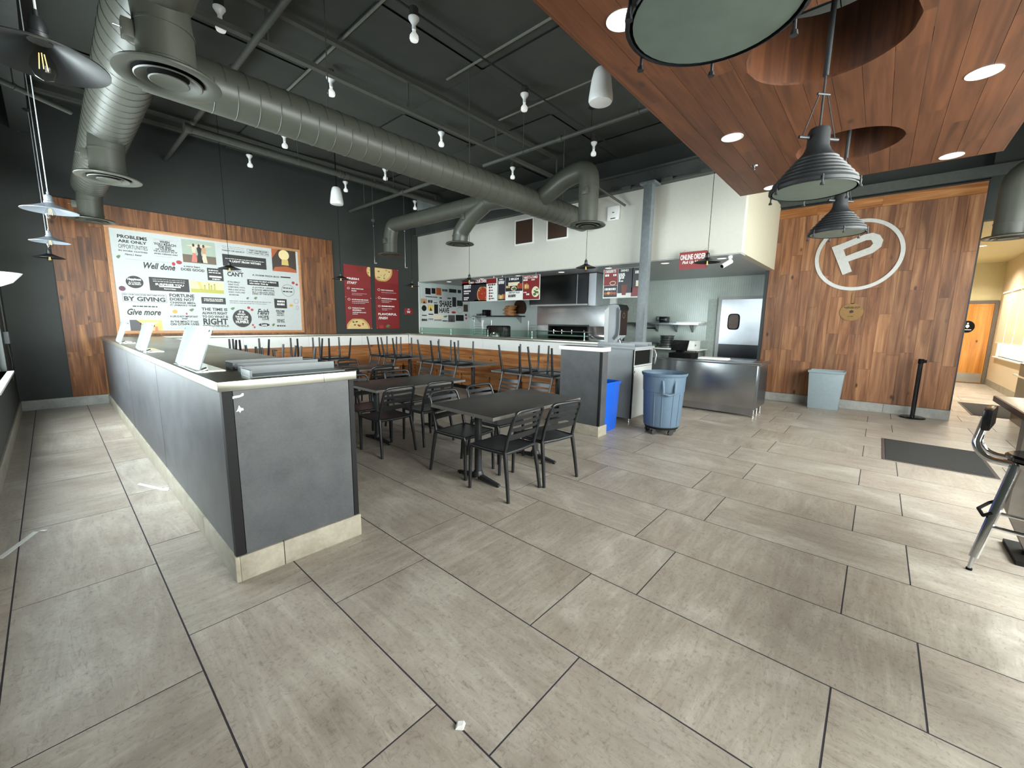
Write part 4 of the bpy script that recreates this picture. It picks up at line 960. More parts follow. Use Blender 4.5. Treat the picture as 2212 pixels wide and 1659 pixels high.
table(2.48, 4.34, 3.88, 5.18, 'dark dining table with upright chairs, second from the stub wall', 'tables on the open floor')
table(2.72, 6.40, 4.12, 7.18, 'dark dining table with upright chairs, between two other rows of tables', 'tables on the open floor')
TB = [(5.0, 3.62, 5.95, 4.93), (5.0, 5.66, 5.95, 7.10), (5.0, 7.80, 5.95, 9.0)]
TBL = ['behind the stub wall', 'midway along the pass counter bench', 'by the corner of the two benches']
for i, q in enumerate(TB): table(*q, 'dark bench table carrying two upturned chairs, '+TBL[i], 'tables along the pass counter bench', 'y')
table(3.05, 8.42, 4.28, 9.22, 'dark table carrying two upturned chairs below the lettered board\'s right end', 'tables along the end bench')
table(1.62, 8.42, 2.72, 9.22, 'dark table with upturned chairs in the corner by the long half wall', 'tables along the end bench')
table(1.45, 5.45, 2.20, 6.75, 'dark table with upturned chairs against the inside of long half wall', 'tables on the open floor', 'y')
# ================================================================== CHAIRS
def make_chair():
    t = thing('dining_chair', 'x', 'chair', (0, 0, 0), 0, None, local=True)
    def seatf(m):
        N = 8; vs = []
        for lay_ in (0, 1):
            for i in range(N+1):
                for j in range(N+1):
                    u, v = -1+2*i/N, -1+2*j/N
                    x = 0.205*u*(1-0.05*(1-v)/2); yv = 0.005+0.205*v
                    k = max(abs(u), abs(v)); 
                    z = 0.437+0.010*(v if v > 0.6 else 0)*0-0.008*(1-u*u)*(1-v*v)
                    if lay_ == 0: z -= 0.02
                    vs.append((x, yv, z))
        n1 = (N+1)**2; fs = []
        for i in range(N):
            for j in range(N):
                a = i*(N+1)+j; q = (a, a+N+1, a+N+2, a+1); fs += [q[::-1], tuple(n1+k for k in q)]
        ring = [i*(N+1) for i in range(N+1)]+[N*(N+1)+j for j in range(1, N+1)]+[i*(N+1)+N for i in range(N-1, -1, -1)]+[j for j in range(N-1, 0, -1)]
        for a, b_ in zip(ring, ring[1:]+ring[:1]): fs.append((a, b_, n1+b_, n1+a))
        m.add(vs, fs)
    part('seat', 'chair_plastic', t, seatf)
    def arc(c, r, a0, a1, n, f): return [f(c[0]+r*math.cos(a0+(a1-a0)*i/n), c[1]+r*math.sin(a0+(a1-a0)*i/n)) for i in range(n+1)]
    for s_ in (-1, 1):
        part('leg', 'chair_plastic', t, lambda m: m.tube([(s_*0.212, 0.222, 0.0), (s_*0.212, 0.215, 0.25), (s_*0.210, 0.210, 0.40), (s_*0.208, 0.195, 0.428)], [0.0155, 0.0175, 0.0195, 0.0195], 10))
        part('leg', 'chair_plastic', t, lambda m: m.tube([(s_*0.232, -0.275, 0.0), (s_*0.222, -0.248, 0.2), (s_*0.212, -0.218, 0.38), (s_*0.208, -0.208, 0.44)], [0.0155, 0.0175, 0.020, 0.020], 10))
        part('side_rail', 'chair_plastic', t, lambda m: m.tube([(s_*0.208, 0.205, 0.425), (s_*0.212, 0.0, 0.424), (s_*0.208, -0.208, 0.428)], 0.018, 10))
    part('front_rail', 'chair_plastic', t, lambda m: m.tube([(-0.208, 0.21, 0.424), (0, 0.215, 0.42), (0.208, 0.21, 0.424)], 0.017, 10))
    part('rear_rail', 'chair_plastic', t, lambda m: m.tube([(-0.208, -0.208, 0.426), (0, -0.215, 0.424), (0.208, -0.208, 0.426)], 0.017, 10))
    yb = lambda z: -0.208-0.115*((z-0.44)/0.37)**1.25 if z > 0.44 else -0.208
    path = [(-0.208, yb(0.44), 0.44), (-0.206, yb(0.56), 0.56), (-0.203, yb(0.68), 0.68), (-0.198, yb(0.75), 0.75)]
    path += [(-0.148-0.05*math.cos(a), yb(0.762+0.05*math.sin(a)), 0.762+0.05*math.sin(a)) for a in (0.3, 0.7, 1.1, 1.57)]
    path += [(0, yb(0.815)-0.012, 0.815)]
    full = path+[(-x, y_, z) for x, y_, z in path[-2::-1]]
    part('back_frame', 'chair_plastic', t, lambda m: m.tube(full, 0.0160, 10))
    for z, hgt in ((0.752, 0.032), (0.697, 0.032), (0.642, 0.032), (0.572, 0.055)):
        def slat(m):
            vs = []; N = 6
            for i in range(N+1):
                u = -1+2*i/N; x = 0.202*u; bow = -0.016*(1-u*u)
                for dz, dy in ((-hgt/2, 0.004), (hgt/2, 0.004), (hgt/2, -0.004), (-hgt/2, -0.004)): vs.append((x, yb(z+dz)+bow+dy, z+dz))
            fs = [(4*i+k, 4*i+(k+1) % 4, 4*i+4+(k+1) % 4, 4*i+4+k) for i in range(N) for k in range(4)]+[(0, 1, 2, 3), tuple(4*N+k for k in (3, 2, 1, 0))]
            m.add(vs, fs)
        part('back_slat', 'chair_plastic', t, slat)
    return t
chair0 = make_chair(); used = [False]
def put_chair(x, y, rz, label, group, flipped=False, z=0.0):
    if used[0]: c = copy_tree(chair0)
    else: c, used[0] = chair0, True
    c['label'] = label; c['group'] = group
    c.location = (x, y, z if not flipped else z+0.4480)
    c.rotation_euler = (PI if flipped else 0, 0, rz)
    return c
G1, G2 = 'upright chairs at the floor tables', 'upturned chairs on the tables'
put_chair(2.73, 2.535, R_(2), 'dark slatted chair at the four-seat table facing away from the windows', G1)
put_chair(3.27, 2.47, R_(-9), 'dark slatted chair pulled out a little, beside the stub wall', G1)
put_chair(2.80, 3.15, PI+R_(4), 'dark slatted chair across the four-seat table, at its half wall end', G1)
put_chair(3.38, 3.22, PI, 'dark slatted chair across the four-seat table, at its stub wall end', G1)
put_chair(2.60, 4.35, R_(1), 'dark slatted chair at the second table, on its half wall end', G1)
put_chair(3.21, 4.36, R_(-2), 'dark slatted chair at the second table, on its bench end', G1)
put_chair(2.70, 4.98, PI, 'dark slatted chair across the second table, near the long half wall', G1)
put_chair(3.42, 5.08, PI+R_(-3), 'dark slatted chair across the second table, near the bench tables', G1)
put_chair(3.62, 6.42, R_(3), 'dark slatted chair at the third floor table, toward the bench', G1)
put_chair(3.02, 6.44, R_(-3), 'dark slatted chair at the third floor table, toward the long half wall', G1)
put_chair(3.1, 7.15, PI, 'dark slatted chair across the third table, toward the long half wall', G1)
put_chair(3.7, 7.15, PI, 'dark slatted chair across the third table, toward the bench', G1)
ZT = 0.7465
for (y, wh) in ((3.80, 'on bench table behind stub wall, at its stub wall end'), (4.42, 'on bench table behind stub wall, at its far end'), (6.02, 'on middle bench table, end toward the stub wall'), (6.68, 'on middle bench table, end toward the red posters'), (8.05, 'on the corner bench table, end toward the middle one'), (8.65, 'on the corner bench table, end toward the posters')):
    put_chair(5.172, y, PI/2+R_(random.uniform(-4, 4)), 'upturned dark chair '+wh, G2, True, ZT)
for x, wh in ((3.40, 'on end bench table below the lettered board, half wall side'), (3.98, 'on end bench table below the lettered board, poster side'), (1.92, 'on corner table by the long half wall, half wall side'), (2.42, 'on corner table by the long half wall, open side')):
    put_chair(x, 8.596, PI+R_(random.uniform(-5, 5)), 'upturned dark chair '+wh, G2, True, ZT)
for y, wh in ((5.75, 'end toward the front'), (6.40, 'end toward the plank wall')):
    put_chair(2.026, y, -PI/2, 'upturned dark chair on table against the long half wall, '+wh, G2, True, ZT)
# ================================================================== CANOPY
ZK = 3.25; CXE, CY0, CY1 = 6.23, -0.68, 1.55
HOLES = [(1.42, 0.435, 0.42), (3.31, 0.435, 0.42), (5.18, 0.42, 0.40)]
cn = thing('wood_canopy', 'suspended wooden ceiling canopy with round openings for big lamps', 'canopy', (3.0, 0.43, ZK))
rp = random.Random(2)
nb = 14; bw = (CY1-CY0)/nb
def hole_x(h, y, side):
    dy = y-h[1]
    if abs(dy) >= h[2]: return None
    return h[0]+side*math.sqrt(h[2]**2-dy*dy)
for i in range(nb):
    y0, y1 = CY0+i*bw+0.0012, CY0+(i+1)*bw-0.0012
    cuts = [XL+0.02]; x = 0.2+rp.uniform(0, 1.6)
    while x < CXE-0.4: cuts.append(x); x += rp.uniform(1.4, 2.4)
    cuts.append(CXE)
    for a, b_ in zip(cuts, cuts[1:]):
        # split the board where a hole bites into it
        spans = [(a, b_, None, None)]
        for h in HOLES:
            ns = []
            for s0, s1, l_, r_ in spans:
                e0, e1 = (l_[0] if s0 is None else s0), (r_[0] if s1 is None else s1)
                if h[1]+h[2] <= y0 or h[1]-h[2] >= y1 or h[0]+h[2] <= e0 or h[0]-h[2] >= e1: ns.append((s0, s1, l_, r_)); continue
                ns.append((s0, None, l_, h)); ns.append((None, s1, h, r_))
            spans = ns
        for s0, s1, l_, r_ in spans:
            ys = [y0+(y1-y0)*k/6 for k in range(7)]; L_, R2 = [], []
            for yy in ys:
                def edge(h, side, other):
                    v = hole_x(h, yy, side); return h[0] if v is None else v
                xl = s0 if l_ is None else edge(l_, 1, None); xr = s1 if r_ is None else edge(r_, -1, None)
                xl = max(xl, a); xr = min(xr, b_)
                L_.append((xl, yy)); R2.append((max(xr, xl), yy))
            if max(q[0]-p[0] for p, q in zip(L_, R2)) < 0.004: continue
            keep = [k for k in range(7) if R2[k][0]-L_[k][0] > 1e-4]
            if len(keep) < 2: continue
            poly = [L_[k] for k in keep]+[R2[k] for k in keep[::-1]]
            m = MB(); m.prism(poly, lambda u, v, t: (u, v, t), ZK, ZK+0.014); m.build('canopy_board', 'wood_x', cn, smooth=False)
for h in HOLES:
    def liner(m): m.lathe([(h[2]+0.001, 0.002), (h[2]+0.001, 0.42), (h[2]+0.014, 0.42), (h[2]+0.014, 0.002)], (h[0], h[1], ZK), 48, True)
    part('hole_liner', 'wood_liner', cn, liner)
for b_ in ((XL+0.02, CY0-0.015, CXE, CY0), (XL+0.02, CY1, CXE, CY1+0.015), (CXE, CY0-0.015, CXE+0.015, CY1+0.015)):
    pbox('fascia', 'wood_x', cn, b_[0], b_[1], ZK, b_[2], b_[3], ZK+0.45)
def carrier(m):
    for x in (0.4, 2.35, 4.25, 6.0): m.box(x, CY0, ZK+0.30, x+0.06, CY1, ZK+0.36)
    for x in (0.4, 2.35, 4.25, 6.0):
        for y in (CY0+0.2, CY1-0.2): m.cyl((x+0.03, y, ZK+0.36), (x+0.03, y, ZC-0.05), 0.008, n=8)
part('hanger_frame', 'beam_paint', cn, carrier)
def downlight(x, y, z, label, group, r=0.09, host='canopy'):
    t = thing('downlight', label, 'light', (x, y, z), group=group)
    part('trim_ring', 'white_plastic', t, lambda m: m.lathe([(r*0.80, 0.0), (r, -0.004), (r, -0.0005), (r*0.80, -0.0005)], (x, y, z), 28, True))
    part('lens', 'can_lens', t, lambda m: m.lathe([(0.0005, -0.003), (r*0.80, -0.001), (r*0.80, -0.0002), (0.0005, -0.0002)], (x, y, z), 28))
CANS = [(1342, 45), (1583, 297), (2125, 157), (2055, 337), (1668, 405)]
CAN_XY = [(2.32, 1.27), (4.30, 1.19), (4.31, -0.33), (6.10, -0.34), (6.10, 1.18)]
for i, (x, y) in enumerate(CAN_XY):
    downlight(x, y, ZK, ['round recessed light in canopy beside the nearest big lamp', 'round recessed light in canopy on its dining side, mid length', 'round recessed light in canopy on the bar side, mid length', 'round recessed light in canopy on the bar side by its end', 'round recessed light in canopy corner near white soffit'][i], 'recessed lights in the wooden canopy')
sp = thing('sprinkler_head', 'small chrome sprinkler head under the wooden canopy', 'sprinkler', (5.18, 1.19, ZK))
part('escutcheon', 'chrome', sp, lambda m: m.lathe([(0.0005, 0), (0.035, 0), (0.03, -0.01), (0.0005, -0.01)], (5.18, 1.19, ZK), 18)); part('deflector', 'chrome', sp, lambda m: (m.cyl((5.18, 1.19, ZK-0.01), (5.18, 1.19, ZK-0.04), 0.006, n=8), m.cyl((5.18, 1.19, ZK-0.04), (5.18, 1.19, ZK-0.043), 0.016, n=12)))
# ---- big ribbed lamps hanging through the canopy openings
def big_lamp(x, y, zr, label, s_=1.0):
    t = thing('ribbed_pendant', label, 'lamp', (x, y, zr), group='ribbed lamps hanging through the canopy')
    c = (x, y, zr)
    prof = [(0.225, 0.0), (0.232, 0.012), (0.222, 0.03)]
    r, z = 0.218, 0.045
    for k in range(6):
        prof += [(r, z), (r+0.004, z+0.008), (r-0.012, z+0.018)]; r -= 0.021; z += 0.026
    prof += [(0.075, 0.225), (0.06, 0.262), (0.058, 0.345), (0.05, 0.365), (0.001, 0.368)]
    prof = [(a*s_, b_*s_) for a, b_ in prof]
    part('shade', 'lamp_iron', t, lambda m: m.lathe(prof, c, 44))
    part('inner_reflector', 'lamp_inner', t, lambda m: m.lathe([(0.216*s_, 0.004), (0.16*s_, 0.05), (0.08*s_, 0.085), (0.0005, 0.09)], c, 40))
    part('lens', 'lamp_inner', t, lambda m: m.lathe([(0.0005, 0.0015), (0.216*s_, 0.0035), (0.216*s_, 0.0085), (0.0005, 0.0065)], c, 40, True))
    part('rim_band', 'lamp_iron', t, lambda m: m.lathe([(0.226*s_, 0.006), (0.238*s_, 0.006), (0.238*s_, 0.024), (0.226*s_, 0.024)], c, 44, True))
    for k in range(6):
        a = k*PI/3+0.3; ca, sa = math.cos(a), math.sin(a); q = 0.239*s_
        part('rim_clip', 'lamp_iron', t, lambda m: (m.cyl((x+ca*q, y+sa*q, zr+0.03), (x+ca*q*1.01, y+sa*q*1.01, zr-0.018), 0.005, n=8), m.cyl((x+ca*q*1.01, y+sa*q*1.01, zr-0.018), (x+ca*q*1.01, y+sa*q*1.01, zr-0.03), 0.009, 0.011, n=8)))
    for sgn in (-1, 1):
        bx, by = x+sgn*0.085*s_*0.75, y-sgn*0.085*s_*0.66
        part('yoke_bolt', 'lamp_iron', t, lambda m: m.cyl((x+sgn*0.05*s_, y-sgn*0.045*s_, zr+0.31*s_), (x+sgn*0.10*s_, y-sgn*0.088*s_, zr+0.31*s_), 0.010, n=8))
        part('chain', 'lamp_iron', t, lambda m: m.cyl((x+sgn*0.085*s_, y-sgn*0.075*s_, zr+0.31*s_), (x+sgn*0.02, y-sgn*0.018, zr+0.56), 0.0035, n=6))
    part('spreader', 'lamp_iron', t, lambda m: m.cyl((x-0.03, y+0.027, zr+0.56), (x+0.03, y-0.027, zr+0.56), 0.008, n=8))
    part('stem', 'lamp_iron', t, lambda m: m.cyl((x, y, zr+0.365*s_), (x, y, zr+0.66), 0.006, n=8))
    part('rod', 'lamp_iron', t, lambda m: m.cyl((x, y, zr+0.66), (x, y, ZC-0.06), 0.015, n=10))
big_lamp(1.31, 0.437, 2.405, 'ribbed black lamp with pale green inside, first in canopy, above open floor')
big_lamp(3.29, 0.413, 2.405, 'ribbed black lamp with pale inside, second in row under the canopy')
big_lamp(4.98, 0.40, 2.42, 'ribbed black lamp, last in row, hanging before the plank emblem wall', 0.95)
# ================================================================== DUCTWORK
def arcpath(p, *pts): return pts
def smooth_path(P, r, n=7):
    """round the corners of a polyline with radius r"""
    P = [Vector(p) for p in P]; out = [P[0]]
    for i in range(1, len(P)-1):
        a, b_ = (P[i-1]-P[i]), (P[i+1]-P[i]); k = min(r, a.length*0.48, b_.length*0.48)
        q0, q1 = P[i]+a.normalized()*k, P[i]+b_.normalized()*k
        for j in range(n+1):
            t = j/n; out.append(q0*(1-t)**2+P[i]*2*t*(1-t)+q1*t*t)
    out.append(P[-1]); return out
def seams(parent, p0, p1, r, step, slant=0.0):
    """lock seams of the spiral duct"""
    p0, p1 = Vector(p0), Vector(p1); d = p1-p0; n = int(d.length/step); a, b_ = frame(d); u = d.normalized()
    def fn(m):
        for i in range(1, n):
            c = p0+d*(i/n); N = 32
            m.tube([c+(a*math.cos(2*PI*k/N)+b_*math.sin(2*PI*k/N))*(r+0.001)+u*(slant*(k/N-0.5)) for k in range(N+1)], 0.0035, 4, cap=False)
    part('lock_seam', 'duct_seam', parent, fn)['kind'] = 'stuff'
def collar(parent, p, d, r, wdt=0.03):
    p, d = Vector(p), Vector(d).normalized()
    part('collar_band', 'duct_paint', parent, lambda m: m.cyl(p-d*wdt/2, p+d*wdt/2, r+0.006, n=32))
ZD = 3.05
def diffuser(x, y, label):
    t = thing('round_diffuser', label, 'air diffuser', (x, y, ZD), group='round air diffusers')
    c = (x, y, ZD)
    part('rim_cone', 'duct_paint', t, lambda m: m.lathe([(0.272, 0.0), (0.276, 0.008), (0.262, 0.022), (0.15, 0.045), (0.142, 0.045), (0.18, 0.02), (0.20, 0.006), (0.235, -0.004)], c, 44, True))
    part('throat', 'black', t, lambda m: m.lathe([(0.19, 0.018), (0.0005, 0.035), (0.0005, 0.04), (0.19, 0.024)], c, 32, True))
    part('middle_cone', 'duct_paint', t, lambda m: m.lathe([(0.175, -0.002), (0.168, -0.008), (0.135, 0.008), (0.105, 0.026), (0.112, 0.03), (0.145, 0.014)], c, 40, True))
    part('inner_cone', 'duct_paint', t, lambda m: m.lathe([(0.0005, 0.004), (0.07, 0.004), (0.105, -0.010), (0.098, -0.014), (0.06, -0.004), (0.0005, -0.004)], c, 36, True))
    return t
def damper_box(parent, x, y, z, dx, dy):
    part('damper_box', 'duct_paint', parent, lambda m: m.box(x-0.035+dx*0.0, y-0.035, z-0.05, x+0.035, y+0.035, z+0.05), 0.004)
    part('damper_shaft', 'steel', parent, lambda m: m.cyl((x-dx*0.02, y-dy*0.02, z), (x+dx*0.07, y+dy*0.07, z), 0.006, n=8))
# trunk over the long half wall, with three drops
dl = thing('spiral_duct', 'large grey spiral duct above the long half wall with three drops', 'duct', (0.64, 4.5, 3.6))
part('trunk', 'duct_paint', dl, lambda m: m.cyl((0.64, 1.75, 3.60), (0.64, 9.55, 3.60), 0.205, n=36)); seams(dl, (0.64, 3.4, 3.60), (0.64, 9.4, 3.60), 0.205, 0.16, 0.09)
drops = [(0.667, 3.55), (0.60, 6.48), (0.615, 9.45)]
for k, (x, y) in enumerate(drops):
    pth = smooth_path([(0.64, y-0.30, 3.60), (0.64, y, 3.60), (x, y, 3.35), (x, y, ZD+0.035)], 0.2)
    part('drop', 'duct_paint', dl, lambda m: m.tube(pth, 0.15, 32)); 
    for zz in (3.33, 3.14): collar(dl, (x, y, zz), (0, 0, 1), 0.149, 0.012)
    damper_box(dl, x-0.17, y+0.02, 3.27, -1, 0)
    diffuser(x, y, ['wide round air diffuser closest to the crossing of the two ducts', 'round air diffuser on the middle drop over the half wall', 'round air diffuser in front of the plank cladding'][k])
# cross duct toward the kitchen
dm = thing('spiral_duct', 'long grey spiral duct crossing the dining room toward white soffit', 'duct', (4.0, 4.6, 3.56))
part('trunk', 'duct_paint', dm, lambda m: m.cyl((0.70, 4.60, 3.56), (7.22, 4.60, 3.56), 0.20, n=36)); seams(dm, (1.0, 4.60, 3.56), (7.1, 4.60, 3.56), 0.20, 0.17, 0.09)
part('end_cap', 'duct_paint', dm, lambda m: m.lathe([(0.205, -0.012), (0.205, 0.012), (0.0005, 0.012), (0.0005, -0.012)], (0, 0, 0), 32, True)).matrix_local = Matrix.Translation((7.22, 4.6, 3.56)) @ Matrix.Rotation(PI/2, 4, 'Y')
part('branch', 'duct_paint', dm, lambda m: m.tube(smooth_path([(5.45, 4.62, 3.60), (5.43, 5.2, 3.68), (5.40, 8.50, 3.70), (5.37, 8.55, 3.42), (5.37, 8.55, ZD+0.035)], 0.28), 0.15, 32))
seams(dm, (5.43, 5.3, 3.682), (5.41, 8.1, 3.70), 0.15, 0.35); collar(dm, (5.37, 8.55, 3.30), (0, 0, 1), 0.15, 0.014); damper_box(dm, 5.2, 8.5, 3.33, -1, 0)
part('wye_branch', 'duct_paint', dm, lambda m: m.tube(smooth_path([(5.42, 5.45, 3.69), (5.46, 5.95, 3.50), (5.48, 6.25, 3.28), (5.48, 6.28, ZD+0.035)], 0.14), 0.15, 32))
collar(dm, (5.465, 6.02, 3.455), (0.02, 0.3, -0.22), 0.15, 0.014); collar(dm, (5.48, 6.27, 3.2), (0, 0, 1), 0.15, 0.014); damper_box(dm, 5.31, 5.98, 3.48, -1, 0)
part('gooseneck', 'duct_paint', dm, lambda m: m.tube(smooth_path([(5.72, 4.55, 3.62), (5.71, 4.30, 3.70), (5.70, 3.95, 3.86), (5.68, 3.54, 3.88), (5.68, 3.54, 3.5), (5.68, 3.54, ZD+0.035)], 0.22), 0.15, 32))
for zz in (3.62, 3.50): collar(dm, (5.68, 3.54, zz), (0, 0, 1), 0.15, 0.014)
damper_box(dm, 5.52, 3.5, 3.52, -1, 0)
for k, (x, y) in enumerate(((5.37, 8.55), (5.48, 6.28), (5.68, 3.54))): diffuser(x, y, ['round air diffuser below the duct elbow above the red posters', 'round air diffuser on the slanted branch of the cross duct', 'round air diffuser below the gooseneck by the duct end'][k])
for x in (2.2, 4.2, 6.5): part('hanger_rod', 'pipe_paint', dm, lambda m: m.cyl((x, 4.6, 3.75), (x, 4.6, ZC-0.05), 0.006, n=6))
# duct drop over the corridor
dr = thing('spiral_duct', 'dark grey duct drop by the plank wall above the corridor', 'duct', (9.1, -1.72, 3.2))
part('drop', 'duct_paint', dr, lambda m: m.tube(smooth_path([(9.2, -2.3, 3.75), (9.2, -1.22, 3.75), (9.2, -1.22, 3.3), (9.2, -1.22, 2.89)], 0.3), 0.17, 32)); collar(dr, (9.2, -1.22, 3.05), (0, 0, 1), 0.17, 0.014)
ZD = 2.85; diffuser(9.2, -1.22, 'round air diffuser beside the plank emblem wall before the corridor')
# ================================================================== PIPES, JOISTS, CONDUIT
def pipe(label, p0, p1, r, rods=(), cpl=(), cat='pipe', mat='pipe_paint', name='ceiling_pipe'):
    p0, p1 = Vector(p0), Vector(p1); t = thing(name, label, cat, tuple((p0+p1)/2))
    part('run', mat, t, lambda m: m.cyl(p0, p1, r, n=16))
    for f in rods:
        q = p0.lerp(p1, f); part('hanger_rod', mat, t, lambda m: m.cyl(q, (q.x, q.y, ZC-0.03), 0.007, n=6)); part('clevis', mat, t, lambda m: m.cyl(q-(p1-p0).normalized()*0.012, q+(p1-p0).normalized()*0.012, r+0.008, n=14))
    d = (p1-p0).normalized()
    for f in cpl: q = p0.lerp(p1, f); part('coupling', mat, t, lambda m: m.cyl(q-d*0.04, q+d*0.04, r+0.012, n=14))
    return t
pipe('thick grey sprinkler main running beside the cross duct toward the kitchen', (1.66, 8.0, 4.35), (7.35, 8.25, 4.35), 0.055, (0.28, 0.6), (0.0, 0.42, 0.44))
pipe('grey sprinkler pipe hung below the deck by the duct gooseneck', (5.5, 2.3, 4.35), (5.5, 5.65, 4.35), 0.03, (0.12, 0.72), (0.5,))
pipe('grey pipe hung high above the red posters', (5.36, 6.7, 4.30), (5.38, 10.38, 4.30), 0.035, (0.45, 0.8), (0.35,))
pipe('short grey pipe above the thermostat-like box on the white soffit', (6.9, 4.2, 4.08), (7.30, 3.75, 3.72), 0.02, (), ())
pipe('thin grey pipe running along the deck over the long half wall', (1.77, 2.6, 4.5), (1.77, 10.38, 4.5), 0.035, (0.2, 0.6), (0.45,))
pipe('dark pipe crossing high above the left wall lamps', (XL+0.01, 7.2, 4.1), (0.45, 7.9, 4.1), 0.03, (0.5,), ())
def joist(label, y, x0, x1, z0, z1):
    t = thing('bar_joist', label, 'joist', ((x0+x1)/2, y, z0))
    part('bottom_chord', 'pipe_paint', t, lambda m: m.box(x0, y-0.035, z0, x1, y+0.035, z0+0.05)); part('top_chord', 'pipe_paint', t, lambda m: m.box(x0, y-0.035, z1-0.05, x1, y+0.035, z1))
    n = int((x1-x0)/1.6)
    for i in range(n+1):
        xa = x0+(x1-x0)*i/n; part('web_rod', 'pipe_paint', t, lambda m: m.box(xa-0.012, y-0.012, z0+0.05, xa+0.012, y+0.012, z1-0.05))
joist('grey bar joist spanning the deck before the cross duct', 5.34, 0.11, 7.3, 4.5, 4.93)
joist('grey bar joist spanning the deck near the window side', 2.75, 0.11, 7.3, 4.62, 4.93)
joist('grey bar joist spanning the deck near the end wall', 9.35, 0.11, 7.3, 4.72, 4.93)
pl_ = thing('purlin', 'dark wide beam running along the deck above the left wall', 'beam', (0.0, 6, 4.6)); part('web', 'deck_dark', pl_, lambda m: m.box(-0.06, 0.5, 4.45, 0.06, YB, ZC-0.03)); part('flange', 'beam_paint', pl_, lambda m: m.box(-0.10, 0.5, 4.43, 0.10, YB, 4.45))
# wrap seams on the deck
for x, y0, y1 in ((4.13, 2.2, 5.0), (5.47, 2.0, 5.25), (2.75, 2.8, 8.2)):
    t = thing('seam_batten', {4.13: 'thin pale batten on the deck between joists, mid room', 5.47: 'thin pale batten on the deck over the gooseneck duct', 2.75: 'thin pale batten on the deck over the floor tables'}[x], 'batten', (x, (y0+y1)/2, ZC-0.08)); part('strip', 'batten_paint', t, lambda m: m.box(x-0.012, y0, ZC-0.085, x+0.012, y1, ZC-0.07))
# conduit between lamp sockets
for y, xs in ((4.17, (2.0, 7.3)), (6.02, (1.54, 7.3)), (9.86, (1.2, 7.3))):
    pipe({4.17: 'thin black conduit feeding the bulb row nearest the canopy', 6.02: 'thin black conduit feeding the bulb row past the cross duct', 9.86: 'thin black conduit feeding the bulb row by the end wall'}[y], (xs[0], y, 4.90), (xs[1], y, 4.90), 0.012, cat='conduit', mat='deck_dark', name='conduit')
# ---- bare bulb sockets
def bulb(x, y, label):
    z = 4.80; c = (x, y, z)
    t = thing('bulb_socket', label, 'light', c, group='white bulb sockets under the deck')
    part('box', 'deck_dark', t, lambda m: m.cyl((x, y, z+0.02), (x, y, z+0.115), 0.05, n=8))
    part('base', 'white_plastic', t, lambda m: m.lathe([(0.0005, 0.02), (0.058, 0.02), (0.058, 0.005), (0.035, -0.03), (0.022, -0.05), (0.022, -0.10), (0.0005, -0.10)], c, 20))
    part('bulb', 'bulb_white', t, lambda m: m.lathe([(0.018, -0.10), (0.02, -0.12), (0.046, -0.155), (0.05, -0.185), (0.042, -0.205), (0.0005, -0.212)], c, 20))
BULBS = [(2.976, 4.15, 'white bulb socket over the floor tables beside the canopy'), (2.89, 5.95, 'white bulb socket over the cross duct, half wall end'), (4.895, 4.19, 'white bulb socket over the cross duct near the gooseneck'), (4.89, 6.08, 'white bulb socket past the cross duct, mid room'), (3.03, 9.86, 'white bulb socket above the lettered board'), (6.93, 4.25, 'white bulb socket close to the dark upper wall by the canopy'), (1.54, 5.6, 'white bulb socket high above the long half wall'), (5.04, 9.88, 'white bulb socket beside the hanging speaker near end wall'), (6.90, 6.2, 'white bulb socket above the duct branch by the soffit'), (7.02, 9.9, 'white bulb socket in the corner above the red posters'), (3.13, 8.3, 'white bulb socket between the sprinkler main and cross duct'), (5.2, 8.4, 'white bulb socket above the sprinkler main near duct elbow')]
for q in BULBS: bulb(*q)
# ---- hanging speakers
for x, y, z, lab in ((3.975, 2.38, 3.79, 'white bell-shaped hanging speaker beside the wooden canopy'), (3.975, 8.17, 3.79, 'white bell-shaped hanging speaker near the end wall')):
    t = thing('pendant_speaker', lab, 'speaker', (x, y, z), group='hanging white speakers'); c = (x, y, z)
    part('shell', 'white_plastic', t, lambda m: m.lathe([(0.112, 0.0), (0.122, 0.02), (0.120, 0.06), (0.098, 0.22), (0.078, 0.295), (0.06, 0.315), (0.0005, 0.318)], c, 36))
    part('grille', 'white_plastic', t, lambda m: m.lathe([(0.0005, -0.004), (0.10, -0.002), (0.112, 0.002), (0.10, 0.006), (0.0005, 0.004)], c, 36, True))
    part('cable', 'black', t, lambda m: m.cyl((x, y, z+0.315), (x, y, ZC-0.05), 0.008, n=8)); part('hook', 'black', t, lambda m: m.cyl((x, y, z+0.315), (x, y, z+0.35), 0.018, n=10))
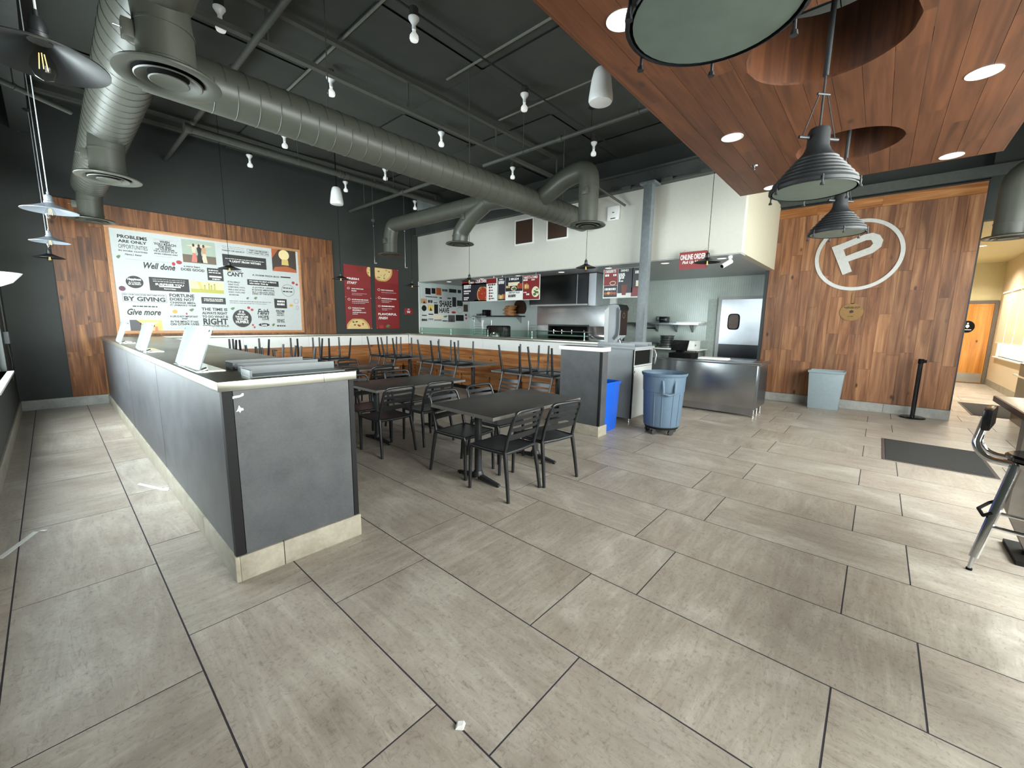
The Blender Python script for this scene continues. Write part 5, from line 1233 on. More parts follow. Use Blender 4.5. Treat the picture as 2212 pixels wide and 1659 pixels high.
# ---- small disc pendants
def disc_lamp(x, y, z, label, group, mat='lamp_black', cord='black', r=0.168, ztop=None):
    ztop = ztop or ZC-0.04
    t = thing('disc_pendant', label, 'lamp', (x, y, z), group=group); c = (x, y, z)
    part('shade', mat, t, lambda m: m.lathe([(r, 0.0), (r, 0.004), (0.10, 0.03), (0.05, 0.052), (0.028, 0.065), (0.026, 0.06), (0.05, 0.046), (0.10, 0.024)], c, 36, True))
    part('socket', mat, t, lambda m: m.lathe([(0.0005, 0.055), (0.03, 0.055), (0.032, 0.075), (0.024, 0.08), (0.026, 0.10), (0.02, 0.125), (0.008, 0.13), (0.008, 0.15), (0.0005, 0.15)], c, 20))
    b_ = part('bulb', 'bulb_glass', t, lambda m: m.lathe([(0.012, 0.05), (0.014, 0.03), (0.030, -0.005), (0.033, -0.03), (0.022, -0.055), (0.0005, -0.065)], c, 20))
    part('filament', 'filament', b_, lambda m: (m.cyl((x-0.006, y, z+0.02), (x-0.010, y, z-0.03), 0.0014, n=6), m.cyl((x+0.006, y, z+0.02), (x+0.010, y, z-0.03), 0.0014, n=6), m.cyl((x, y-0.006, z+0.02), (x, y-0.010, z-0.03), 0.0014, n=6)))
    part('cord', cord, t, lambda m: m.cyl((x, y, z+0.145), (x, y, ztop), 0.0035, n=6)); part('canopy_cup', mat, t, lambda m: m.lathe([(0.0005, 0.0), (0.02, 0.0), (0.055, 0.025), (0.055, 0.03), (0.0005, 0.03)], (x, y, ztop-0.03), 20))
GD = 'small disc pendants over the tables'; GW = 'disc pendants along the window wall'
for x, y, z, lab in ((6.0, 1.84, 2.4, 'black disc pendant hanging in front of the red order sign'), (6.18, 3.85, 2.5, 'black disc pendant hanging before the dark hood'), (5.89, 6.46, 2.4, 'black disc pendant overlapping the first menu board'), (5.95, 8.57, 2.4, 'black disc pendant over the corner of the benches'), (4.12, 8.45, 2.4, 'black disc pendant between plank cladding and red poster'), (2.16, 8.45, 2.4, 'black disc pendant hanging before the lettered board')):
    disc_lamp(x, y, z, lab, GD)
for x, y, lab in ((0.075, 2.2, 'disc pendant at window wall, first in row from the front'), (0.10, 5.19, 'disc pendant at window wall, second in row'), (0.105, 7.33, 'disc pendant at window wall, third in row'), (0.105, 9.3, 'disc pendant at window wall, last, in front of plank edge')):
    disc_lamp(x, y, 2.41, lab, GW, 'lamp_satin' if 5 < y < 8 else 'lamp_black', cord='lamp_silver', ztop=4.429)  # middle two carry the window glare in their colour
# ---- two rods with brackets hanging by the end wall
for x, z0, z1, lab in ((5.57, 3.0, 3.97, 'thin metal rod with foot bracket hanging above first red poster'), (6.46, 2.98, 4.0, 'thin metal rod with foot bracket hanging by the duct elbow')):
    t = thing('hanging_rod', lab, 'rod', (x, 9.6, z0), group='hanging rods by the end wall')
    part('rod', 'steel', t, lambda m: m.cyl((x, 9.6, z0), (x, 9.6, z1-0.1), 0.010, n=8)); part('bracket', 'steel', t, lambda m: m.box(x-0.035, 9.57, z0-0.03, x+0.05, 9.63, z0)); part('coupler', 'chrome', t, lambda m: m.cyl((x, 9.6, z1-0.11), (x, 9.6, z1), 0.035, n=14)); part('drop_wire', 'pipe_paint', t, lambda m: m.cyl((x, 9.6, z1), (x, 9.6, 4.99), 0.008, n=6)); part('plate', 'pipe_paint', t, lambda m: m.cyl((x, 9.6, z1), (x, 9.6, z1+0.05), 0.05, n=8))
# ================================================================== SOFFIT DETAILS
for y0, lab in ((6.06, 'square dark return vent in white soffit, closer to the posters'), (5.13, 'square dark return vent in white soffit behind the duct end')):
    t = thing('return_vent', lab, 'vent', (7.44, y0+0.25, 3.36), group='dark vents in the white soffit')
    pbox('opening', 'brown_dark', t, 7.443, y0, 3.365, 7.4495, y0+0.505, 3.87)
    part('frame', 'white_laminate', t, lambda m: (m.box(7.436, y0-0.03, 3.335, 7.449, y0+0.535, 3.365), m.box(7.436, y0-0.03, 3.87, 7.449, y0+0.535, 3.90), m.box(7.436, y0-0.03, 3.365, 7.449, y0, 3.87), m.box(7.436, y0+0.505, 3.365, 7.449, y0+0.535, 3.87)))
wd = thing('alarm_box', 'white rounded wall device on the white soffit beside the duct end', 'wall device', (7.42, 4.05, 3.53)); part('body', 'white_plastic', wd, lambda m: m.box(7.40, 3.93, 3.53, 7.449, 4.18, 3.79), 0.02); pbox('slot', 'black', wd, 7.396, 4.0, 3.555, 7.401, 4.10, 3.57); pbox('indicator', 'grey_plastic', wd, 7.396, 4.03, 3.66, 7.401, 4.07, 3.68)
# hanging order sign
os_ = thing('hanging_sign', 'dark red hanging sign reading ONLINE ORDER Pick Up Here', 'sign', (7.3, 2.47, 2.495)); b = Board(os_, 'x', 7.3, 2.69, 2.495)
b.slab('plate', 0, 0, 0.44, 0.285, -0.005, 0.005, 'p_redm'); b.text('ONLINE ORDER', 0.015, 0.155, 0.425, 0.245, 0.007, 'p_ink_white', 0.03); b.text('Pick Up Here', 0.05, 0.075, 0.375, 0.14, 0.007, 'p_ink_white', 0.02, 0.35)
part('chain', 'steel', os_, lambda m: [m.cyl((7.3, yy, 2.78), (7.42, yy, 2.84), 0.003, n=6) for yy in (2.30, 2.64)])
ca = thing('security_camera', 'white spot camera fixed under the soffit corner', 'camera', (7.62, 1.95, 2.72)); part('mount', 'white_plastic', ca, lambda m: (m.cyl((7.62, 1.98, 2.70), (7.62, 1.98, 2.66), 0.035, n=14), m.cyl((7.62, 1.98, 2.66), (7.58, 2.0, 2.60), 0.014, n=10))); part('barrel', 'white_plastic', ca, lambda m: m.cyl((7.62, 1.96, 2.62), (7.50, 2.06, 2.53), 0.04, n=16)); part('lens', 'black', ca, lambda m: m.cyl((7.503, 2.058, 2.532), (7.495, 2.064, 2.526), 0.03, n=14))
for i, (x, y) in enumerate(((7.95, 9.6), (7.95, 8.2), (7.95, 6.9), (7.95, 5.6), (7.95, 4.4), (7.95, 3.2), (7.95, 2.2))):
    downlight(x, y, 2.695 if x < 7.75 else 2.72, 'round recessed kitchen light '+['in front of the SHARE board', 'behind the pizza menu board', 'where the two long menu boards meet', 'before the dark hood', 'above the dessert menu board', 'behind the grey steel post', 'behind the red order sign'][i], 'recessed lights in the kitchen ceiling', 0.085)
    l = bpy.data.lights.new('downlight_lamp', 'SPOT'); l.energy = 22; l.spot_size = R_(120); l.spot_blend = 0.8; l.shadow_soft_size = 0.08; l.color = (1, 0.95, 0.88)
    lo = bpy.data.objects.new('downlight_lamp', l); COL.objects.link(lo); lo.location = (x, y, 2.70)
for i, x in enumerate((12.2, 14.2, 16.2)):  # unseen recessed lights, added to brighten the corridor
    downlight(x, -1.5, 3.42, ['round recessed light in the cream corridor ceiling by the plank wall', 'round recessed light in the cream corridor ceiling, midway', 'round recessed light in cream corridor ceiling by the orange door'][i], 'recessed lights in the corridor ceiling', 0.1)
    l = bpy.data.lights.new('corridor_lamp', 'SPOT'); l.energy = 260; l.spot_size = R_(150); l.spot_blend = 0.8; l.shadow_soft_size = 0.1; l.color = (1, 0.93, 0.78)
    lo = bpy.data.objects.new('corridor_lamp', l); COL.objects.link(lo); lo.location = (x, -1.5, 3.40)
# ================================================================== KITCHEN
# menu boards
for i, (y, z, w_, data, lab) in enumerate(((8.515, 2.09, 1.30, MENU1, 'menu board headed CRAFT YOUR OWN with a pizza picture'), (7.165, 2.09, 1.295, MENU2, 'menu board with red combo panel beside the dark hood'), (4.25, 2.068, 0.92, MENU3, 'menu board of desserts and drinks beside the grey post'))):
    t = thing('menu_board', lab, 'menu', (7.5, y-w_/2, z), group='menu boards over the pass counter'); b = Board(t, 'x', 7.5, y, z)
    hh = 0.56
    b.slab('panel', 0, 0, w_, hh, -0.02, 0.0, 'white_plastic', 0.002)
    items = [q for q in data if q[2] < w_-0.01]
    items = [(k, tx, max(u0, 0.004), max(v0, 0.004), min(u1, w_-0.004), min(v1, hh-0.004)) for k, tx, u0, v0, u1, v1 in items]
    lay(b, items, 0.002)
    part('hanger', 'steel', t, lambda m: [m.cyl((7.51, yy, z+hh), (7.51, yy, 2.705), 0.004, n=6) for yy in (y-0.12, y-w_+0.12)])
# exhaust hood and oven
hd = thing('exhaust_hood', 'dark steel exhaust hood hanging over the pizza oven', 'hood', (8.7, 5.85, 1.98))
part('front', 'steel_dark', hd, lambda m: m.box(8.35, 5.12, 2.02, 8.37, 6.86, 2.70)); part('body', 'steel_dark', hd, lambda m: m.box(8.37, 5.12, 2.02, 9.45, 6.79, 2.70)); part('lip', 'steel', hd, lambda m: m.box(8.33, 5.10, 1.985, 9.45, 6.79, 2.02)); part('side_panel', 'steel_bright', hd, lambda m: m.box(8.37, 4.92, 1.98, 9.45, 5.115, 2.70)); part('seam_strip', 'steel_bright', hd, lambda m: m.box(8.345, 5.40, 2.02, 8.35, 5.42, 2.70))
ov = thing('pizza_oven', 'stainless pizza oven front with wide dark mouth and tool rail', 'oven', (8.75, 5.8, 0))
def oven(m):
    m.box(8.55, 4.7, 0, 8.65, 6.75, 1.12); m.box(8.55, 4.7, 1.50, 8.65, 6.75, 1.98); m.box(8.55, 4.7, 1.12, 8.65, 5.20, 1.50); m.box(8.55, 6.35, 1.12, 8.65, 6.75, 1.50); m.box(8.65, 4.7, 0, 9.45, 6.75, 1.10); m.box(9.3, 4.7, 1.10, 9.45, 6.75, 1.98)
part('front', 'steel', ov, oven, 0.002); pbox('chamber', 'black', ov, 8.98, 4.9, 1.11, 9.0, 6.6, 1.6)
part('mouth_frame', 'steel_dark', ov, lambda m: (m.box(8.53, 5.18, 1.49, 8.549, 6.37, 1.53), m.box(8.53, 5.18, 1.12, 8.549, 5.21, 1.49), m.box(8.53, 6.34, 1.12, 8.549, 6.37, 1.49)))
part('tool_rail', 'steel', ov, lambda m: (m.cyl((8.45, 5.0, 1.36), (8.45, 6.7, 1.36), 0.012, n=10), m.box(8.40, 5.1, 1.25, 8.548, 6.6, 1.28)))
for yy in (5.35, 5.7, 6.0, 6.25): part('tool_hook', 'chrome', ov, lambda m: m.cyl((8.62, yy, 1.30), (8.62, yy, 1.40), 0.012, n=8))
pbox('side_column', 'kiosk_light', ov, 8.56, 4.52, 1.0, 8.62, 4.66, 2.70)
# sneeze guard
gg = thing('sneeze_guard', 'low glass sneeze guard on posts along the pass counter', 'glass guard', (7.4, 7.4, 1.215))
y = 4.6
for a, b_ in ((4.55, 6.0), (6.01, 7.45), (7.46, 8.9), (8.91, 10.3)):
    pbox('glass_panel', 'guard_glass', gg, 7.40, a, 1.23, 7.408, b_, 1.375); pbox('edge_strip', 'green_edge' if 'green_edge' in MATS else 'steel_dark', gg, 7.398, a, 1.3755, 7.402, b_, 1.379)
for yy in (4.6, 6.005, 7.455, 8.905, 10.25): part('guard_post', 'chrome', gg, lambda m: (m.cyl((7.43, yy, 1.216), (7.43, yy, 1.367), 0.013, n=10), m.cyl((7.43, yy, 1.216), (7.43, yy, 1.222), 0.03, n=14)))
# prep table behind the guard
pt = thing('prep_table', 'stainless prep table behind the glass guard', 'table', (8.0, 7.3, 0)); part('top', 'steel', pt, lambda m: m.box(7.5, 4.6, 0.88, 8.2, 10.35, 0.92), 0.003); part('body', 'steel_dark', pt, lambda m: m.box(7.55, 4.65, 0.1, 8.15, 10.3, 0.88)); part('foot', 'steel', pt, lambda m: [m.cyl((7.6+0.5*(k % 2), 4.8+2.6*(k//2), 0), (7.6+0.5*(k % 2), 4.8+2.6*(k//2), 0.1), 0.03, n=10) for k in range(6)])
# wall shelf with boxes and stacked cutting boards
ws = thing('wall_shelf', 'dark wall shelf on brackets beside the lettered kitchen board', 'shelf', (9.35, 8.95, 1.74)); part('plank', 'black_trim', ws, lambda m: m.box(9.2, 7.95, 1.735, 9.499, 9.95, 1.765)); part('edge_trim', 'steel', ws, lambda m: m.box(9.195, 9.3, 1.735, 9.1995, 9.95, 1.765))
for yy in (8.1, 9.85): part('bracket', 'steel', ws, lambda m: m.hexa([(9.48, yy-0.01, 1.55), (9.499, yy-0.01, 1.55), (9.499, yy+0.01, 1.55), (9.48, yy+0.01, 1.55)], [(9.24, yy-0.01, 1.734), (9.499, yy-0.01, 1.734), (9.499, yy+0.01, 1.734), (9.24, yy+0.01, 1.734)]))
sk = thing('shelf_speaker', 'black box speaker standing on the dark wall shelf', 'speaker', (9.35, 9.45, 1.765)); part('case', 'black', sk, lambda m: m.box(9.27, 9.36, 1.765, 9.45, 9.56, 1.95), 0.008); part('cone', 'lamp_black', sk, lambda m: m.cyl((9.27, 9.46, 1.85), (9.262, 9.46, 1.85), 0.06, n=18))
pn = thing('sauce_pan', 'small steel pan on the end of the dark wall shelf', 'pan', (9.33, 9.78, 1.765)); part('bowl', 'pan_metal', pn, lambda m: m.lathe([(0.0005, 0.0), (0.06, 0.0), (0.075, 0.06), (0.08, 0.062), (0.07, 0.004+0.01), (0.0005, 0.01)], (9.33, 9.78, 1.766), 22)); part('handle', 'pan_metal', pn, lambda m: m.cyl((9.33, 9.71, 1.82), (9.33, 9.63, 1.835), 0.008, n=8))
for i in range(6):
    t = thing('serving_board', 'round wooden serving board in the pile on the shelf, '+['lowest', 'second from below', 'third from below', 'third from above', 'second from above', 'topmost'][i], 'board', (9.36, 8.3, 1.766+i*0.05), group='pile of wooden serving boards')
    z = 1.766+i*0.05; cx, cy = 9.285+random.uniform(-0.01, 0.01), 8.34+random.uniform(-0.05, 0.05)
    part('disc', 'board_wood', t, lambda m: m.lathe([(0.0005, 0), (0.15, 0.0), (0.152, 0.008), (0.15, 0.048), (0.0005, 0.048)], (cx, cy, z), 26)); part('handle', 'board_wood', t, lambda m: m.box(cx-0.02, cy+0.145, z+0.006, cx+0.02, cy+0.27, z+0.04), 0.006)
rd = thing('round_board', 'dark round wooden board leaning on wall behind the piled boards', 'board', (9.45, 8.2, 1.766)); part('disc', 'brown_dark', rd, lambda m: m.cyl((9.465, 8.14, 2.0), (9.49, 8.14, 2.005), 0.235, n=36)); part('hook', 'steel', rd, lambda m: m.cyl((9.462, 8.14, 2.19), (9.4985, 8.14, 2.20), 0.008, n=8))
sl = thing('meat_slicer', 'black countertop slicer with a chrome dome on the prep table', 'appliance', (7.95, 7.6, 0.92)); part('body', 'black_gloss', sl, lambda m: m.box(7.85, 7.30, 0.92, 8.15, 7.95, 1.48), 0.05); part('dome', 'chrome', sl, lambda m: m.lathe([(0.14, 0.0), (0.13, 0.05), (0.08, 0.09), (0.0005, 0.105)], (7.75, 7.5, 1.22), 26)); part('tray', 'steel', sl, lambda m: m.cyl((7.75, 7.5, 1.19), (7.75, 7.5, 1.22), 0.16, n=24)); part('stand', 'steel', sl, lambda m: m.cyl((7.75, 7.5, 0.92), (7.75, 7.5, 1.19), 0.04, n=14)); part('lever', 'chrome', sl, lambda m: (m.cyl((7.82, 7.32, 1.25), (7.72, 7.18, 1.34), 0.01, n=8), m.cyl((7.84, 7.8, 1.40), (7.76, 7.86, 1.36), 0.015, n=8)))
for k, (yy, lab) in enumerate(((9.15, 'tall wire rack beside the lettered kitchen board'), (6.98, 'tall wire rack between kitchen wall and oven'))):
    t = thing('wire_rack', lab, 'rack', (8.9, yy, 0), group='tall wire racks in the kitchen')
    for dx in (-0.2, 0.2):
        for dy in (-0.18, 0.18): part('upright', 'chrome', t, lambda m: m.cyl((8.9+dx, yy+dy, 0), (8.9+dx, yy+dy, 1.62), 0.012, n=8))
    for j in range(9): part('runner', 'chrome', t, lambda m: [m.cyl((8.7, yy+dy, 0.9+j*0.075), (9.1, yy+dy, 0.9+j*0.075), 0.005, n=6) for dy in (-0.18, 0.18)])
ou = thing('wall_outlet', 'white outlet plate on the kitchen wall beside the shelf', 'outlet', (9.49, 10.2, 1.6)); pbox('plate', 'white_plastic', ou, 9.488, 10.16, 1.60, 9.4995, 10.27, 1.72); pbox('socket', 'grey_plastic', ou, 9.486, 10.19, 1.63, 9.4882, 10.24, 1.69)
# stainless front counter with register
sc_ = thing('steel_counter', 'stainless service counter with kick plate beside the plank wall', 'counter', (8.25, 2.4, 0))
part('front', 'steel', sc_, lambda m: m.box(7.875, 1.44, 0.155, 7.89, 3.5, 0.895), 0.001); part('side', 'steel', sc_, lambda m: m.box(7.89, 1.44, 0.155, 8.62, 1.455, 0.895)); part('corner_post', 'steel_bright', sc_, lambda m: m.box(7.868, 1.433, 0.14, 7.905, 1.47, 0.895), 0.002); part('top', 'steel', sc_, lambda m: m.box(7.845, 1.41, 0.895, 8.66, 3.55, 0.93), 0.004); part('rail_lip', 'steel_bright', sc_, lambda m: (m.box(7.845, 1.41, 0.93, 7.875, 3.55, 0.94), m.box(7.875, 1.41, 0.93, 8.66, 1.44, 0.94)))
part('kick', 'steel', sc_, lambda m: m.box(7.90, 1.47, 0.03, 7.912, 3.5, 0.155)); 
for x, y in ((7.93, 1.46), (8.30, 1.48), (8.58, 1.48), (8.58, 3.4), (7.93, 3.4)): part('leg', 'chrome', sc_, lambda m: (m.cyl((x, y+0.02, 0.02), (x, y+0.02, 0.155), 0.021, n=12), m.cyl((x, y+0.02, 0.0), (x, y+0.02, 0.02), 0.028, n=12)))
part('body', 'steel_dark', sc_, lambda m: m.box(7.93, 1.56, 0.16, 8.60, 3.48, 0.894))
rg = thing('cash_register', 'black cash register with slanted screen and drawer on steel counter', 'register', (8.2, 2.9, 0.94)); part('drawer', 'black', rg, lambda m: m.box(7.98, 2.60, 0.932, 8.40, 3.02, 1.03), 0.004); part('screen', 'black_gloss', rg, lambda m: m.hexa([(8.02, 2.70, 1.08), (8.05, 2.70, 1.07), (8.05, 3.0, 1.07), (8.02, 3.0, 1.08)], [(8.12, 2.70, 1.27), (8.15, 2.70, 1.26), (8.15, 3.0, 1.26), (8.12, 3.0, 1.27)]), 0.003); part('stand', 'black', rg, lambda m: m.box(8.08, 2.80, 1.03, 8.20, 2.92, 1.16))
pp = thing('paper_tray', 'white flat tray of paper on the steel counter', 'tray', (8.4, 2.25, 0.93)); part('sheets', 'paper', pp, lambda m: m.box(8.25, 2.05, 0.932, 8.5, 2.55, 0.955), 0.002); pbox('rim', 'white_plastic', pp, 8.24, 2.04, 0.9305, 8.51, 2.56, 0.9325)
# back bench with pans and box, shelf above
bt = thing('work_table', 'white topped work table against tiled kitchen wall', 'table', (10.5, 3.8, 0)); part('top', 'white_laminate', bt, lambda m: m.box(10.15, 3.15, 0.955, 10.86, 4.9, 0.985), 0.003)
for x, y in ((10.2, 3.2), (10.8, 3.2), (10.2, 4.85), (10.8, 4.85)): part('leg', 'chrome', bt, lambda m: m.cyl((x, y, 0), (x, y, 0.955), 0.025, n=10))
wb_ = thing('white_case', 'white lidded case on the work table beside the pan stack', 'case', (10.4, 3.55, 0.985)); part('case', 'white_plastic', wb_, lambda m: m.box(10.25, 3.28, 0.986, 10.7, 3.78, 1.17), 0.008); part('lid', 'white_plastic', wb_, lambda m: m.box(10.24, 3.27, 1.171, 10.71, 3.79, 1.19), 0.004); part('dial', 'grey_plastic', wb_, lambda m: m.cyl((10.3, 3.272, 1.08), (10.3, 3.26, 1.08), 0.02, n=12))
for i in range(5):
    t = thing('pan_stack_pan', 'dark round pan in the tall stack on work table, '+['lowest', 'second from below', 'in its middle', 'second from above', 'topmost'][i], 'pan', (10.45, 4.0, 0.986+i*0.062), group='stacked dark pans'); z = 0.986+i*0.062; r = 0.17-0.008*(i % 2)
    part('pan', 'pan_metal', t, lambda m: m.lathe([(0.0005, 0), (r-0.01, 0), (r, 0.05), (r+0.012, 0.052), (r+0.012, 0.058), (r-0.004, 0.056), (r-0.016, 0.008), (0.0005, 0.006)], (10.45, 4.02, z), 28)); part('rim', 'pan_metal', t, lambda m: m.lathe([(r+0.012, 0.05), (r+0.018, 0.054), (r+0.012, 0.058)], (10.45, 4.02, z), 28, True))
fp = thing('flat_pan', 'wide flat pan on the work table with green cloth', 'pan', (10.4, 4.5, 0.986)); part('pan', 'pan_metal', fp, lambda m: m.lathe([(0.0005, 0), (0.19, 0), (0.21, 0.03), (0.2, 0.03), (0.18, 0.006), (0.0005, 0.006)], (10.42, 4.42, 1.06), 28)); part('cloth', 'p_green', fp, lambda m: m.box(10.3, 4.3, 0.986, 10.55, 4.75, 1.059), 0.02)
s2 = thing('steel_shelf', 'white steel wall shelf on brackets over the work table', 'shelf', (10.72, 4.0, 1.58)); part('board', 'white_laminate', s2, lambda m: m.box(10.55, 3.32, 1.575, 10.889, 5.2, 1.605), 0.003); part('front_lip', 'steel_bright', s2, lambda m: m.box(10.545, 3.32, 1.565, 10.5495, 5.2, 1.612))
for yy in (3.55, 3.95, 4.45, 4.9): part('bracket', 'grey_plastic', s2, lambda m: m.hexa([(10.87, yy-0.012, 1.38), (10.889, yy-0.012, 1.38), (10.889, yy+0.012, 1.38), (10.87, yy+0.012, 1.38)], [(10.60, yy-0.012, 1.574), (10.889, yy-0.012, 1.574), (10.889, yy+0.012, 1.574), (10.60, yy+0.012, 1.574)]))
bx_ = thing('label_printer', 'black boxy printer on the steel wall shelf', 'printer', (10.7, 4.2, 1.606)); part('case', 'black_gloss', bx_, lambda m: m.box(10.60, 4.12, 1.606, 10.8, 4.32, 1.77), 0.015); pbox('slot', 'grey_plastic', bx_, 10.597, 4.16, 1.69, 10.6, 4.28, 1.70)
tr_ = thing('folded_sheets', 'white folded sheets lying on the end of steel wall shelf', 'paper', (10.7, 3.6, 1.606)); part('sheets', 'paper', tr_, lambda m: m.box(10.55, 3.26, 1.606, 10.85, 3.86, 1.64), 0.004); part('top_sheet', 'white_plastic', tr_, lambda m: m.box(10.56, 3.28, 1.641, 10.84, 3.7, 1.645))
mr_ = thing('magnet_rack', 'black magnetic tool strip under the steel wall shelf', 'tool strip', (10.88, 4.75, 1.46)); pbox('strip', 'black', mr_, 10.875, 4.52, 1.45, 10.891, 4.84, 1.48); part('screw', 'chrome', mr_, lambda m: [m.cyl((10.876, yy, 1.465), (10.871, yy, 1.465), 0.006, n=8) for yy in (4.55, 4.81)])
o2 = thing('wall_outlet', 'grey outlet plate on tiled wall above the steel shelf', 'outlet', (10.89, 4.45, 1.66)); pbox('plate', 'grey_plastic', o2, 10.882, 4.42, 1.66, 10.8915, 4.52, 1.78); pbox('socket', 'white_plastic', o2, 10.880, 4.45, 1.69, 10.8822, 4.49, 1.75)
# swing door
kd = struct('door_2', 'kiosk_light', lambda m: (m.box(10.85, 2.92, 0, 10.9, 2.99, 2.25), m.box(10.85, 1.74, 2.18, 10.9, 2.92, 2.25)))
lf = pbox('leaf', 'steel_bright', kd, 10.86, 1.75, 0.02, 10.885, 2.918, 2.178)
pbox('kick_plate', 'steel_dark', kd, 10.855, 1.76, 0.80, 10.8598, 2.91, 1.12); pbox('push_plate', 'steel_bright', kd, 10.855, 1.76, 0.30, 10.8598, 2.91, 0.79)
part('port_frame', 'black_trim', kd, lambda m: m.prism([(2.62+0.13*math.copysign(abs(math.cos(a))**0.5, math.cos(a)), 1.655+0.19*math.copysign(abs(math.sin(a))**0.5, math.sin(a))) for a in [2*PI*k/32 for k in range(32)]], lambda u, v, t: (t, u, v), 10.846, 10.8595))
part('port_glass', 'booth_brown', kd, lambda m: m.prism([(2.62+0.105*math.copysign(abs(math.cos(a))**0.5, math.cos(a)), 1.655+0.165*math.copysign(abs(math.sin(a))**0.5, math.sin(a))) for a in [2*PI*k/32 for k in range(32)]], lambda u, v, t: (t, u, v), 10.842, 10.8458))
# ================================================================== DRINKS CABINET, BINS
kk = thing('drinks_cabinet', 'tall grey drinks cabinet with black opening behind the barrel', 'cabinet', (6.35, 3.1, 0))
part('carcass', 'kiosk_grey', kk, lambda m: (m.box(6.0, 2.82, 0.07, 6.02, 3.42, 1.17), m.box(6.67, 2.82, 0.07, 6.69, 3.42, 1.17), m.box(6.02, 3.40, 0.07, 6.67, 3.42, 1.17), m.box(6.02, 2.82, 0.07, 6.67, 3.40, 0.09), m.box(6.02, 2.82, 0.905, 6.67, 3.40, 0.92)))
part('face_frame', 'kiosk_light', kk, lambda m: (m.box(6.0, 2.80, 0.9, 6.69, 2.8195, 0.922), m.box(6.0, 2.80, 1.152, 6.69, 2.8195, 1.17), m.box(6.0, 2.80, 0.922, 6.022, 2.8195, 1.152), m.box(6.668, 2.80, 0.922, 6.69, 2.8195, 1.152)))
dd = pbox('door', 'kiosk_light', kk, 6.01, 2.795, 0.08, 6.68, 2.8195, 0.895, bevel=0.002); pbox('hinge', 'steel', dd, 6.015, 2.788, 0.80, 6.04, 2.7945, 0.84)
pbox('dark_inside', 'black', kk, 6.025, 2.835, 0.925, 6.665, 2.84, 1.168)
part('top', 'kiosk_grey', kk, lambda m: m.box(5.98, 2.78, 1.171, 6.71, 3.44, 1.21), 0.003)
for a, b_, c, d in ((5.98, 2.80, 5.99, 3.44), (6.45, 2.80, 6.46, 3.43), (6.62, 2.80, 6.63, 3.43)): pbox('tray_divider', 'kiosk_grey', kk, a, b_, 1.211, c, d, 1.268, bevel=0.001)
pbox('tray_back', 'kiosk_grey', kk, 5.99, 3.43, 1.211, 6.70, 3.44, 1.268); pbox('edge_strip', 'black_trim', kk, 5.993, 2.80, 0.07, 5.9995, 2.818, 1.165)
for x, y in ((6.04, 2.86), (6.64, 2.86), (6.04, 3.38), (6.64, 3.38)): part('foot', 'chrome', kk, lambda m: (m.cyl((x, y, 0.012), (x, y, 0.07), 0.012, n=8), m.cyl((x, y, 0), (x, y, 0.012), 0.022, n=12)))
dp = thing('drink_dispenser', 'tall curved grey and silver drink dispenser on the drinks cabinet', 'dispenser', (6.3, 3.3, 1.21))
prof = [(3.405, 1.21), (3.420, 1.5), (3.425, 1.82), (3.365, 1.865), (3.265, 1.88), (3.185, 1.87), (3.155, 1.82), (3.150, 1.5), (3.165, 1.36), (3.225, 1.30), (3.265, 1.21)]
part('shell', 'kiosk_grey', dp, lambda m: m.prism(prof, lambda u, v, t: (t, u, v), 6.14, 6.40), 0.006)
part('side_panel', 'kiosk_light', dp, lambda m: m.prism([(3.345, 1.215), (3.405, 1.215), (3.42, 1.5), (3.425, 1.78), (3.365, 1.825), (3.345, 1.825)], lambda u, v, t: (t, u, v), 6.13, 6.1395)); part('dark_panel', 'dark_trim', dp, lambda m: m.prism([(3.16, 1.78), (3.155, 1.5), (3.17, 1.37), (3.23, 1.30), (3.26, 1.33), (3.215, 1.40), (3.205, 1.5), (3.21, 1.80), (3.19, 1.83)], lambda u, v, t: (t, u, v), 6.13, 6.1395)); part('top_hood', 'black_trim', dp, lambda m: m.prism([(3.365, 1.868), (3.265, 1.885), (3.165, 1.872), (3.130, 1.82), (3.140, 1.78), (3.150, 1.82), (3.185, 1.872), (3.265, 1.881)], lambda u, v, t: (t, u, v), 6.135, 6.405))
part('face_panel', 'black_gloss', dp, lambda m: m.box(6.15, 3.142, 1.38, 6.39, 3.152, 1.80)); part('round_badge', 'chrome', dp, lambda m: m.lathe([(0.035, -0.002), (0.045, -0.002), (0.045, 0.002), (0.035, 0.002)], (0, 0, 0), 24, True)).matrix_local = Matrix.Translation((6.25-dp.location.x, 3.139-dp.location.y, 1.70-dp.location.z)) @ Matrix.Rotation(PI/2, 4, 'X')
part('nozzle', 'chrome', dp, lambda m: m.cyl((6.27, 3.21, 1.33), (6.27, 3.17, 1.25), 0.02, n=12)); part('drip_tray', 'steel', dp, lambda m: m.box(6.12, 3.02, 1.211, 6.42, 3.28, 1.225))
ht = thing('hanging_scoop', 'chrome scoop hanging on the drinks cabinet side', 'utensil', (6.72, 2.80, 0.9)); part('grip', 'chrome', ht, lambda m: m.tube([(6.70, 2.84, 1.15), (6.76, 2.80, 1.14), (6.78, 2.78, 1.05), (6.765, 2.79, 0.90)], [0.012, 0.015, 0.02, 0.014], 10)); part('mount', 'steel', ht, lambda m: m.box(6.69, 2.82, 1.12, 6.71, 2.87, 1.17))
